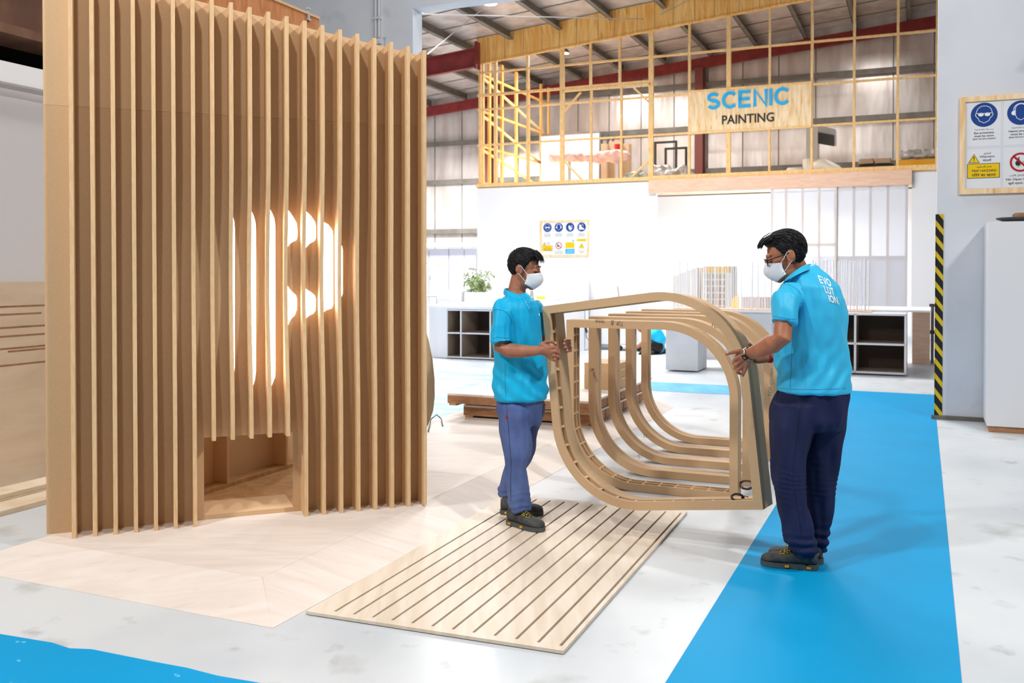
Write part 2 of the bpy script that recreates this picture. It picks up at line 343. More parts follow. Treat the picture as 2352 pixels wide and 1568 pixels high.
def word(mb_for, s, to, vec, wd=.15, gap=.16, per_letter=None):
    x = 0
    for ch in s:
        strokes, adv = GL[ch]; mb = mb_for()
        for p in strokes: ribbon(mb, [(q[0]+x, q[1]) for q in p], wd, to, vec)
        if per_letter: per_letter(mb)
        x += adv+gap
    return x-gap
# ================================================================== STRUCTURE
mb = MB(); mb.add([R(-20, -4, 0), R(9, -4, 0), R(9, 34, 0), R(-20, 34, 0)], [(0, 1, 2, 3)]); st(mb.build('floor', M['concrete'], loc=(0, 0, 0)))
B1 = 10.88; T1 = .25
# partition with the wide opening between the two halls
mb = MB(); mb.rb(-20, -6.2, B1, B1+T1, 0, 9.5); mb.rb(-6.2, .14, B1, B1+T1, 5.05, 9.5); st(mb.build('wall_middle', M['wall_paint'], loc=R(-6, B1)))
mb = MB(); mb.rb(.14, 6.5, B1, B1+T1, 0, 9.5); wr = st(mb.build('wall_right', M['wall_paint'], loc=R(2, B1)))
mb = MB(); mb.rb(.1, .7, B1-.02, B1, -.0, .045); st(mb.build('baseboard_right', M['steel_grey'], loc=R(.4, B1)))
# left side wall of the near hall: white half wall, gap, brown beam
mb = MB(); mb.rb(-6.35, -6.2, -3, B1, 0, 2.95); mb.mi = 1; mb.rb(-6.42, -6.12, -3, B1, 2.95, 3.1); st(mb.build('wall_left', [M['wall_white'], M['wall_white']], loc=R(-6.3, 4)))
mb = MB(); mb.rb(-7.0, -6.9, -3, 8, 2.6, 3.6); st(mb.build('gap_shade', M['shade_black'], loc=R(-7.5, 4)))  # added black sheet behind the gap, its colour stands for shade
mb = MB(); mb.rb(-6.5, -6.2, -3, 8, 3.36, 3.40); mb.rb(-6.5, -6.2, -3, 8, 3.98, 4.02); mb.rb(-6.42, -6.36, -3, 8, 3.4, 3.98)
mb.rb(-6.6, -6.2, -3, 8, 3.33, 3.36)
tag(mb.build('deck_beam', M['rust_beam'], loc=R(-6.35, 4, 3.3)), 'brown steel beam over the white side wall at upper left', 'beam')
# far hall shell
ZR = lambda a: 9.30+.088*a
mb = MB(); NB = 30.6
mb.add([R(-20, NB, 0), R(7, NB, 0), R(7, NB, ZR(7)), R(-20, NB, ZR(-20))], [(0, 3, 2, 1)]); wbk = st(mb.build('wall_back', M['lining'], loc=R(-5, NB)))
for i in range(24):
    a = -19.88+i*1.12; mb = MB(); mb.rb(a, a+.025, NB-.02, NB-.003, 0, ZR(a)-.3); mb.build('seam', M['steel_grey'], wbk)
for z in (1.3, 3.05, 4.85, 6.25, 7.65):
    mb = MB(); amin = max(-19.9, (z+.4-9.3)/.088); mb.rb(amin, 6.9, NB-.2, NB-.02, z, z+.03); mb.rb(amin, 6.9, NB-.2, NB-.18, z-.14, z); mb.build('girt', M['steel_grey'], wbk)
mb = MB()
def slope_bar(mb, a0, a1, b0, b1, dz0, dz1): mb.box(R(a0, b0, ZR(a0)+dz0), R(a1, b0, ZR(a1)+dz0)-R(a0, b0, ZR(a0)+dz0), DD*(b1-b0), UP*(dz1-dz0))
slope_bar(mb, -19.9, 6.9, NB-.34, NB-.2, -.62, -.28); mb.build('rafter', M['steel_red'], wbk)
for px, y0 in ((1123, 230), (1606, 140)):
    q = RW(px, 400, NB-.3); a = ab(q)[0]; mb = MB(); mb.rb(a-.13, a+.13, NB-.42, NB-.22, 0, ZR(a)-.6); mb.rb(a-.17, a+.17, NB-.24, NB-.2, 0, ZR(a)-.6); mb.build('column', M['steel_redd'], wbk)
mb = MB(); mb.add([R(-20, B1+T1, ZR(-20)), R(7, B1+T1, ZR(7)), R(7, NB+.2, ZR(7)), R(-20, NB+.2, ZR(-20))], [(0, 1, 2, 3)])
ceil = st(mb.build('ceiling', M['lining'], loc=R(-4, 20, 8)))
for i in range(18):
    a = -19.51+i*1.47; mb = MB(); z = ZR(a)
    mb.rb(a-.06, a+.06, B1+T1+.02, NB-.05, z-.26, z-.23); mb.rb(a-.06, a-.045, B1+T1+.02, NB-.05, z-.26, z-.01); mb.build('purlin', M['steel_grey'], ceil)
for i in range(14):
    b_ = 12.2+i*1.35; mb = MB(); mb.box(R(-19.9, b_, ZR(-19.9)-.02), R(6.9, b_, ZR(6.9)-.02)-R(-19.9, b_, ZR(-19.9)-.02), DD*.03, UP*.012); mb.build('seam', M['steel_grey'], ceil)
mb = MB(); mb.add([R(-20, B1+T1, 0), R(-20, NB, 0), R(-20, NB, ZR(-20)), R(-20, B1+T1, ZR(-20))], [(0, 1, 2, 3)]); st(mb.build('wall_side', M['lining'], loc=R(-20, 20)))
# near red rafter ending at the timber fascia
e0 = RW(1094, 130, 23.9); a = ab(e0)[0]
rb_ = empty('steel_rafter', R(a-2, 23.9, 6.9), 'red steel roof beam ending at the pine fascia', 'beam')
mb = MB(); a0 = a-5.2
def sl(mb, a0, a1, b0, b1, zt, zb, k=.088):
    za0 = -(a1-a0)*k; mb.box(R(a0, b0, zb+za0), R(a1, b0, zb)-R(a0, b0, zb+za0), DD*(b1-b0), UP*(zt-zb))
zt = RW(1090, 110, 23.9).z; zb = RW(1090, 154, 23.9).z
sl(mb, a0, a, 23.85, 24.0, zt, zt-.04); sl(mb, a0, a, 23.85, 24.0, zb+.04, zb); sl(mb, a0, a, 23.91, 23.94, zt-.04, zb+.04); mb.build('i_beam', M['steel_red'], rb_)
mb = MB(); mb.rb(a-.01, a+.05, 23.8, 24.05, zb-.06, zt+.16); mb.build('end_plate', M['steel_red'], rb_)
# tie rods
for (p, q, lb) in (((962, 32, 12.9), (1478, 44, 23.9), 'long thin steel tie rod crossing under the roof nearly level'), ((982, 124, 17), (1124, 8, 23), 'thin steel tie rod slanting up to the bright hanging lamp'), ((962, 32, 16), (1016, 12, 18), 'short thin steel tie rod by the opening corner'), ((1516, 34, 21), (1582, 0, 23), 'thin steel tie rod in front of the orange pine fascia')):
    mb = MB(); mb.tube([RW(*p), RW(*q)], .011, 6); tag(mb.build('tie_rod', M['galv']), lb, 'rod', 'steel tie rods under the roof')
# mezzanine: white wall, doorway with track board, bright room
B2 = 24.4
def A(px, b=B2, py=500): return ab(RW(px, py, b))[0]
aL = A(1096); a1, a2, a3, a4 = A(1507), A(1770), A(2085), A(2094)
mb = MB(); mb.rb(aL, a1, B2, B2+.15, 0, 3.98); mb.rb(a4, 6, B2, B2+.15, 0, 3.98); mb.rb(a1, a4, B2, B2+.15, 3.66, 3.98); mb.rb(aL, aL+.15, B2+.15, NB, 0, 3.98)
st(mb.build('wall_front', M['wall_white'], loc=R(-5, B2)))
mb = MB(); mb.rb(aL, 6, B2, NB-.45, 3.93, 4.0); st(mb.build('trim_2', M['ply_old'], loc=R(-5, 27, 3.9)))
mb = MB(); mb.rb(a1-1.6, 4, NB-1.6, NB-1.5, 0, 3.9); st(mb.build('wall_room', M['wall_room'], loc=R(-3, NB-1.5)))
mb = MB(); mb.rb(A(1493), A(1885), B2-.14, B2, 3.62, 3.97); mb.rb(A(1885), A(2094), B2-.15, B2, 3.62, 3.97); tag(mb.build('track_board', M['ply_pink']), 'pinkish plywood board hiding the door track over the doorway', 'board')
def sliding(px0, px1, bb, battens, cross, lb):
    t = empty('sliding_door', R(A(px0, bb), bb, 0), lb, 'door', 'translucent sliding doors')
    x0, x1 = A(px0, bb), A(px1, bb); mb = MB(); mb.rb(x0, x1, bb, bb+.01, .05, 3.64); mb.build('sheet', M['poly_sheet'], t)
    for k in battens:
        a = A(k, bb); mb = MB(); mb.rb(a-.03, a+.03, bb+.01, bb+.05, .05, 3.64); mb.build('batten', M['board_light'], t)
    z = RW(px0, cross, bb).z; mb = MB(); mb.rb(x0, x1, bb+.01, bb+.05, z-.04, z+.04); mb.build('cross_batten', M['board_light'], t)
sliding(1770, 1922, B2-.12, (1773, 1805, 1843, 1881, 1919), 563, 'translucent plastic sliding door nearer the bright doorway, with timber battens')
sliding(1918, 2085, B2-.07, (1922, 1961, 1999, 2039, 2082), 593, 'translucent plastic sliding door at the right end of the track')
mb = MB(); mb.rb(A(1850), A(2080), B2+1.3, B2+1.4, .3, 1.95); tag(mb.build('stored_board', M['steel_grey']), 'dark grey board standing behind the translucent sliding doors', 'board')
# timber screen above it
tf = empty('timber_screen', R(aL, B2, 4), 'open pine stud screen fixed on top of the white workshop wall', 'frame')
ZF = lambda a: ZR(a)-.3
def zt_at(a): return RW(1097, 147, B2).z+(a-aL)*.088
def stud(a, w_=.05, b0=B2, z0=4.075, z1=None, name='stud'):
    mb = MB(); mb.rb(a-w_/2, a+w_/2, b0, b0+.09, z0, (zt_at(a) if z1 is None else z1)); mb.build(name, M['pine'], tf)
for px, w_ in ((1101, .05), (1108, .06), (1137, .09), (1211, .07), (1290, .12), (1494, .13), (1582, .06), (1672, .11), (1766, .05), (1863, .06), (1960, .06), (2060, .06), (2150, .06)): stud(A(px), w_)
z2 = RW(1300, 208, B2).z
for px in (1355, 1422): stud(A(px), .06, z0=z2+.02)
for px in (1357, 1426): stud(A(px), .05, z1=z2)
zr = [5.18, 6.20, 7.26]
for z in zr:
    mb = MB(); mb.rb(aL, 3.5, B2+.01, B2+.08, z-.025, z+.025); mb.build('rail', M['pine'], tf)
mb = MB(); mb.rb(aL, A(1494), B2+.01, B2+.08, 6.58, 6.65); mb.build('rail', M['pine'], tf)
mb = MB(); mb.rb(A(1290), A(1494), B2, B2+.09, z2-.03, z2+.03); mb.build('rail', M['pine'], tf)
mb = MB(); mb.rb(aL-.03, A(1494), B2-.05, B2+.15, 3.97, 4.07); mb.build('sill', M['pine'], tf)
mb = MB(); mb.rb(A(1494), 3.5, B2-.08, B2+.15, 3.955, 4.085); mb.build('sill', M['pine'], tf)
for (x0, y0, x1, y1) in ((1296, 256, 1334, 212), (1456, 202, 1492, 236), (1296, 370, 1336, 412), (1453, 404, 1492, 366)):
    mb = MB(); mb.bar(RW(x0, y0, B2+.02), RW(x1, y1, B2+.02), .05, .05, DD); mb.build('brace', M['pine'], tf)
# fascia boards under the roof
mb = MB(); mb.add([R(aL, B2-.03, zt_at(aL)), R(3.6, B2-.03, zt_at(3.6)), R(3.6, B2-.03, ZR(3.6)-.02), R(aL, B2-.03, ZR(aL)-.02)], [(0, 1, 2, 3)])
mb.add([R(aL, B2, zt_at(aL)), R(3.6, B2, zt_at(3.6)), R(3.6, B2, ZR(3.6)-.02), R(aL, B2, ZR(aL)-.02)], [(3, 2, 1, 0)])
mb.box(R(aL, B2-.05, zt_at(aL)-.04), R(3.6, B2-.05, zt_at(3.6)-.04)-R(aL, B2-.05, zt_at(aL)-.04), DD*.08, UP*.05); mb.build('fascia', M['pine_or'], tf)
for i in range(44):
    a = aL+.12+i*.27+random.uniform(-.06, .06)
    if a < 3.3 and i % 2: mb = MB(); mb.rb(a, a+.012, B2-.034, B2-.031, zt_at(a)+.02, ZR(a)-.05); mb.build('board_joint', M['ply_brown'], tf)
# side return going back
for k, b_ in enumerate((25.1, 26.0, 27.1, 28.1, 29.2, 29.9)):
    mb = MB(); mb.rb(aL, aL+.07, b_, b_+.12, 4.1, zt_at(aL)+.3); mb.build('stud', M['pine_or'], tf)
for z in zr+[4.12]:
    mb = MB(); mb.rb(aL, aL+.06, B2+.1, NB-.4, z-.03, z+.03); mb.build('rail', M['pine_or'], tf)
for (z0, z1) in ((7.2, 6.2), (6.1, 5.1), (5.1, 4.3)):
    mb = MB(); mb.bar(R(aL+.03, B2+.2, z0), R(aL+.03, 29.6, z1), .06, .06); mb.build('brace', M['pine'], tf)
# SCENIC PAINTING board
s0, s1 = A(1582), A(1863); sb = empty('sign_board', R((s0+s1)/2, B2-.03, 5.2), 'pine sign board reading SCENIC PAINTING on the timber screen', 'sign')
mb = MB(); mb.rb(s0, s1, B2-.03, B2, 5.16, 6.24); mb.build('panel', M['board_light'], sb)
for z in (5.13, 6.22): mb = MB(); mb.rb(s0, s1, B2-.05, B2, z, z+.05); mb.build('edge_strip', M['pine'], sb)
L0 = RW(1624, 248, B2-.04); L1 = RW(1812, 240, B2-.04); lw = (ab(L1)[0]-ab(L0)[0]); k_ = .39
tot = sum(GL[c][1]+.16 for c in 'SCENIC')-.16
word(MB, 'SCENIC', lambda x, y: R(ab(L0)[0]+x*lw/tot, B2-.06, 5.745+y*.42), DD*.03, .2, .16, lambda mb: mb.build('letter', M['cyan_letter'], sb))
q0, q1 = RW(1658, 280, B2-.05), RW(1778, 270, B2-.05)
text('PAINTING', 'ink', sb, R((ab(q0)[0]+ab(q1)[0])/2, B2-.035, 5.45), RR, UP, height=.235, width=ab(q1)[0]-ab(q0)[0], bold=.018, thick=.01, name='lettering')
# ================================================================== FLOOR MARKINGS
def patch(name, mname, a0, a1, b0, b1, z=.003):
    mb = MB(); mb.rb(a0, a1, b0, b1, .0005, z); return st(mb.build(name, M[mname]))
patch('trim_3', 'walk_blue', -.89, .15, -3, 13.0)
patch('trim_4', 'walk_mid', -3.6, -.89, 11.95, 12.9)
patch('trim_5', 'walk_glare', -9, -3.6, 11.95, 12.9)
patch('trim_6', 'walk_glare', -5.75, -4.75, 8.2, 11.95)
mb = MB(); mb.prism([ab(F(*p)) for p in ((-700, 1330), (0, 1457), (120, 1477), (160, 1490), (210, 1492), (330, 1516), (360, 1522), (430, 1535), (500, 1553), (600, 1570), (700, 1589), (900, 1640), (900, 2000), (-700, 2000))], [], lambda a, b: R(a, b, .0005), UP*.003)
st(mb.build('trim_7', M['walk_worn']))
# ================================================================== PLATFORM AND SLATTED SHEET
HP = .1; pa0, pa1, pb0, pb1, rw = -4.45, -2.905, 3.63, 10.6, .292
pl = empty('ramped_platform', R((pa0+pa1)/2, 6, 0), 'low pale plywood platform with sloping edges under the fin wall', 'platform')
cuts = [pb0, 6.05, 8.5, pb1]
for i in range(3):
    mb = MB(); mb.rb(pa0, pa1, cuts[i]+(.0015 if i else 0), cuts[i+1]-.0015, HP-.018, HP); mb.build('deck_panel', M['ply_floor'], pl)
def ramp_part(q, name='ramp_panel'):
    mb = MB(); v = [R(*p) for p in q]; n_ = (v[1]-v[0]).cross(v[2]-v[0]).normalized()*.004
    mb.add(v+[x-n_ for x in v], [(0, 1, 2, 3), (7, 6, 5, 4), (0, 4, 5, 1), (1, 5, 6, 2), (2, 6, 7, 3), (3, 7, 4, 0)]); mb.build(name, M['ply_floor'], pl)
ramp_part([(pa0-rw, pb0-rw, .002), (pa1+rw, pb0-rw, .002), (pa1+.001, pb0-.001, HP), (pa0, pb0-.001, HP)])
for i in range(3):
    c0 = pb0-rw if i == 0 else cuts[i]; c1 = cuts[i+1]
    ramp_part([(pa1+rw, c0, .002), (pa1+rw, c1-.003, .002), (pa1+.002, c1-.003, HP), (pa1+.002, max(cuts[i], c0), HP)])
    ramp_part([(pa0-rw, c1-.003, .002), (pa0-rw, c0, .002), (pa0-.002, max(cuts[i], c0), HP), (pa0-.002, c1-.003, HP)])
mb = MB(); mb.rb(pa0+.05, pa1-.05, pb0+.1, pb1-.1, 0, HP-.02); mb.build('base_frame', M['ply_in'], pl)
NL, NRt, FR = F(703, 1403, .018), F(1294, 1494, .018), F(1610, 1177, .018)
ux = (NRt-NL); ux.z = 0; uw = ux.length; ux.normalize(); uy = (FR-NRt); uy.z = 0; ul = uy.length; uy = (uy-ux*uy.dot(ux)*.6).normalized()
holes = []
for i in range(12):
    s_ = .118+i*.0972*uw/1.22; holes.append([(s_, .045), (s_+.013, .045), (s_+.013, ul-.05), (s_, ul-.05)])
mb = MB(); mb.prism([(0, 0), (uw, 0), (uw, ul), (0, ul)], holes, lambda x, y: Vector((NL.x, NL.y, .004))+ux*x+uy*y, UP*.014)
ms = empty('slatted_sheet', NL, 'flat pale wooden sheet with twelve long slots lying on the floor', 'board')
mb.build('slotted_panel', M['mat_wood'], ms)
mb = MB(); mb.prism([(0.01, .01), (uw-.01, .01), (uw-.01, ul-.01), (.01, ul-.01)], [], lambda x, y: Vector((NL.x, NL.y, .0035))+ux*x+uy*y, UP*.002); mb.build('slot_shade_sheet', M['slot_shade'], ms)  # dark sheet laid under the slots, their shade put into its colour
# ================================================================== FIN WALL BOOTH
O1, O2 = F(165, 1237, HP), F(973, 1160, HP)
pu = (O2-O1); pu.z = 0; PW = pu.length; pu.normalize(); pn = Vector((pu.y, -pu.x, 0))   # pn points to the viewer
FD, FT, PITCH = .145, .022, PW/19
O1.z = 0; BO = O1-pn*FD
bt = empty('fin_wall_booth', O1+pu*PW/2-pn*.5, 'tall MDF booth with vertical fins and a glowing cut-out letter', 'booth')
HT = lambda u: 3.262-.152*u
def bp_(px, py): q = W(px, py, BO, pn); return ((q-BO).dot(pu), q.z)
toB = lambda u, z: BO+pu*u+UP*z
HO = [[(531, 498), (535.5, 498), (538.3, 509), (539.5, 529), (539.5, 841), (537.2, 865), (531, 865)],
 [(572, 486), (578.6, 486), (583.3, 497), (587, 511), (588, 529), (588, 853), (585.7, 872), (580.7, 888), (572, 888)],
 [(614, 481.5), (620.7, 481.5), (625.4, 489), (630.5, 502.5), (632.4, 518), (632.9, 853), (631.6, 867), (623, 888), (614, 888)],
 [(655, 482), (662.3, 482), (672.5, 496), (681.2, 511.5), (683.4, 527), (683.4, 544), (681, 551), (668, 558), (661, 566.4), (655, 566.4)],
 [(655, 657), (661, 657), (670, 669), (680, 677.5), (682.7, 687), (682, 711), (677, 724), (668, 733), (661, 748), (655, 748)],
 [(696, 485), (703.5, 485), (716, 497), (723.5, 509), (725.7, 520), (725.7, 546), (722.4, 553), (711.6, 559), (702.5, 569), (696, 569)],
 [(696, 663), (702, 663), (714, 670), (723.5, 678.6), (725.7, 687), (725, 713), (720, 720), (711.6, 724), (702, 731), (696, 731)],
 [(737, 509.4), (744, 509.4), (755, 516), (763.6, 529), (765.4, 542), (765.4, 700), (762.5, 708), (750.6, 712), (744, 716), (737, 716)],
 [(777, 564), (785.7, 564), (787.5, 574.5), (787.5, 674), (785, 681), (777, 681)]]
d0, d1 = bp_(469, 1175), bp_(673, 991)
ul_ = bp_(107, 1225)[0]; ZS = 2.50
outer = [(ul_, HP), (d0[0], HP), (d0[0], .588), (d1[0], .588), (d1[0], HP), (PW+.01, HP), (PW+.01, ZS), (ul_, ZS)]
mb = MB(); mb.prism(outer, [[bp_(*p) for p in h] for h in HO], toB, -pn*.016); mb.build('back_panel', M['mdf'], bt)
mb = MB(); mb.prism([(ul_, ZS+.001), (PW+.01, ZS+.001), (PW+.01, HT(PW)), (ul_, HT(ul_))], [], toB, -pn*.016); mb.build('upper_back_panel', M['mdf_up'], bt)
mb = MB(); mb.box(toB(d0[0], HP), pu*(d1[0]-d0[0]), -pn*.35, UP*.028); mb.build('door_sill', M['mdf_up'], bt)
g0, g1 = bp_(520, 900), bp_(800, 470)
mb = MB(); mb.box(toB(g0[0], g0[1])-pn*.05, pu*(g1[0]-g0[0]), -pn*.02, UP*(g1[1]-g0[1])); tag(mb.build('light_panel', M['p_light'], bt), 'glowing white panel behind the letter')
mb = MB(); mb.box(toB(g0[0]-.03, g0[1]-.03)-pn*.08, pu*(g1[0]-g0[0]+.06), -pn*.01, UP*(g1[1]-g0[1]+.06)); mb.build('light_box', M['mdf'], bt)
def rec(u, z):
    if not .76 < z < 2.4: return 0
    t = (z-.76)/(2.4-.76); t = math.sin(math.pi*t**.85)**2
    return .098*t*math.exp(-((u-1.02)/.52)**2)
for i in range(20):
    u = i*PITCH-(.0 if i else 0); zb = .59 if 7 <= i <= 11 else HP+.0005; h = HT(u+FT/2)
    prof = [(0, zb), (FD, zb)]+[(FD-rec(u, zb+(h-zb)*k/40), zb+(h-zb)*k/40) for k in range(1, 40)]+[(FD, h), (0, h)]
    mb = MB(); mb.prism(prof, [], lambda v, z: BO+pu*u+pn*v+UP*z, pu*FT); mb.build('fin', M['mdf_lit'], bt)
# side walls meeting behind, inner lining, studs and plinth
c1 = BO+pu*(ul_+.02)-pn*.02; c1.z = 0; c2 = BO+pu*PW-pn*.03; c2.z = 0
pd = F(474.5, 1135.5, .12); aI = ab(pd)[0]; aO = aI-.124; bO = ab(c1)[1]+(aO-ab(c1)[0])+.03; LW = 2.3
mb = MB(); mb.rb(aO-.016, aO, bO, bO+LW, HP, 2.2); mb.build('left_panel', M['mdf'], bt)
mb = MB(); mb.rb(aO-.016, aO, bO, bO+LW, 2.201, 3.56); mb.build('upper_left_panel', M['ply_red'], bt)
mb = MB(); mb.rb(aO-.02, aO+.01, bO, bO+LW, 3.561, 3.58); mb.build('top_trim', M['mdf_lit'], bt)
mb = MB(); mb.prism([(aO, bO+.02), tuple(ab(c2+DD*.03)), (-4.0, 7.0), (aO, 7.0)], [], lambda a, b: R(a, b, HP+.0005), UP*.024); mb.build('inner_floor', M['ply_in'], bt)
mb = MB(); mb.rb(aO, aI, bO+.17, bO+LW, HP+.026, HP+.05); mb.build('plinth', M['ply_in'], bt)
for px in (523, 659):
    b_ = ab(W(px, 1100, pd, RR))[1]; mb = MB(); mb.rb(aO, aI-.005, b_, b_+.02, HP+.051, 2.1); mb.build('stud', M['mdf'], bt)
for px, py in ((707, 33), (881, 98)):
    q = W(px, py, R(aO+.003, 0), RR); mb = MB(); mb.box(q-DD*.012-UP*.05, DD*.024, RR*.012, UP*.10)
    for dz in (-.05, .035): mb.box(q-DD*.02+UP*dz, DD*.04, RR*.018, UP*.016)
    mb.build('toggle_clip', M['galv'], bt)
prof = [(0, .47), (.06, .5), (.13, .56), (.185, .64), (.205, .73), (.205, .84), (.18, .98), (.13, 1.12), (.07, 1.25), (0, 1.4)]
mb = MB(); mb.prism(prof, [], lambda v, z: c2+RR*.0+DD*(.02+v*1.15)+UP*z, -RR*.02); mb.build('rear_fin', M['mdf_lit'], bt)
# ================================================================== LEFT SIDE TIMBER
def left_at(px, py, a): return W(px, py, R(a, 0), RR)
for i, (a, b0, b1, zt_, mname, lb) in enumerate(((-6.10, 2.5, 9.5, 1.49, 'ply_old', 'large worn plywood sheet leaning on the white side wall, highest of the stack'), (-5.99, 5.35, 8.6, 1.12, 'mdf', 'plain brown board leaning in front of the worn plywood sheet'))):
    mb = MB(); mb.box(R(a, b0, 0), DD*(b1-b0), RR*.018, UP*zt_-RR*(.09 if i == 0 else .07)); tag(mb.build('leaning_board', M[mname]), lb, 'board', 'boards leaning on the left wall')
lb0 = bpy.data.objects['leaning_board']
for k, (py, b0_, b1_) in enumerate(((704, 3, 8), (716, 5.3, 7.2), (722, 3, 5.1), (752, 3, 8), (764, 5.6, 8), (772, 3, 5.4), (800, 3, 8), (807, 4.8, 6.4), (838, 3, 8))):
    z_ = W(50, py, R(-6.06, 0), RR).z; a_ = -6.10+.018-.09*z_/1.49; mb = MB(); mb.rb(a_-.002, a_+.0015, b0_, b1_, z_-.006, z_+.006); mb.build('groove', M['ply_brown'], lb0)
for k, (a, w_, z, b0) in enumerate(((-5.95, .30, .0, 3.3), (-5.62, .22, .0, 3.4), (-5.86, .2, .036, 3.0), (-5.37, .14, 0, 4.9))):
    mb = MB(); mb.rb(a, a+w_, b0, 8.9-k*.3, z+.001, z+.035)
    tag(mb.build('floor_plank', M['plank_white'], bevel=.002), ['widest pale plank on the floor against the leaning boards', 'pale plank on the floor at left, second from the wall', 'pale plank lying on top of the widest floor plank', 'narrow pale plank nearest the fin wall on the left floor'][k], 'plank', 'pale planks on the floor at left')
mb = MB(); mb.rb(-5.6, -5.4, 6.5, 7.1, .037, .06); tag(mb.build('wood_offcut', M['pine']), 'small orange wood offcut lying on the pale floor planks', 'offcut')
mb = MB()
for k in range(9): mb.ell(R(-5.3+random.uniform(-.08, .12), 4.75+random.uniform(-.2, .15), .03), (.07, .06, .03+.01*random.random()), nu=9, nv=6)
tag(fuse(mb, .012, 1, lambda p, n: .012*noise.noise(p*40)).build('plastic_wrap', M['wrap_clear'], smooth=True), 'crumpled clear plastic wrap by the plank ends on the left floor', 'wrap')
# conduit on partition
mb = MB(); qa, qb = RW(863, 86, B1-.03), RW(863, -60, B1-.03); mb.tube([qa, qb], .014, 8); mb.tube([qa+RR*.05, qb+RR*.05], .014, 8)
for z in (4.62, 4.95): mb.box(R(ab(qa)[0]-.03, B1-.05, z), RR*.11, DD*.05, UP*.03)
tag(mb.build('conduit', M['lam_grey']), 'grey twin conduit running up the wall above the fin wall', 'conduit')
# ================================================================== RIGHT SIDE
mb = MB(); mb.rb(.135, .205, B1-.012, B1, .02, 2.17); mb.rb(.128, .14, B1-.012, B1+.06, .02, 2.17); tag(mb.build('hazard_strip', M['hazard'], loc=R(.14, B1-.01, 0)), 'black and yellow striped corner guard on the right wall edge', 'guard')
q = F(2266, 992); ba, bb = ab(q)
wbx = empty('white_box', R(ba+.8, bb+.2, 0), 'tall white box standing against the right wall', 'box')
mb = MB(); mb.rb(ba, ba+2.2, bb, B1-.03, .06, 2.05); mb.build('body', M['lam_white'], wbx, bevel=.004)
mb = MB(); mb.rb(ba+.02, ba+2.2, bb+.02, B1-.05, .0, .06); mb.build('plinth', M['ply_brown'], wbx)
mb = MB(); q0 = RW(2291, 495, bb+.1); a_ = ab(q0)[0]; mb.loft([[R(a_+.45+r_*math.cos(t*.3927), bb+.3+r_*.5*math.sin(t*.3927), z) for t in range(16)] for r_, z in ((.36, 2.052), (.45, 2.085), (.45, 2.10))]); 
tag(mb.build('metal_tray', M['steel_dark']), 'shallow dark metal tray on top of the tall white box', 'tray')
mb = MB(); mb.rb(a_+.16, a_+.75, bb+.15, bb+.5, 2.101, 2.14); tag(mb.build('wood_block', M['ply_brown']), 'brown wood board lying in the dark metal tray', 'board')
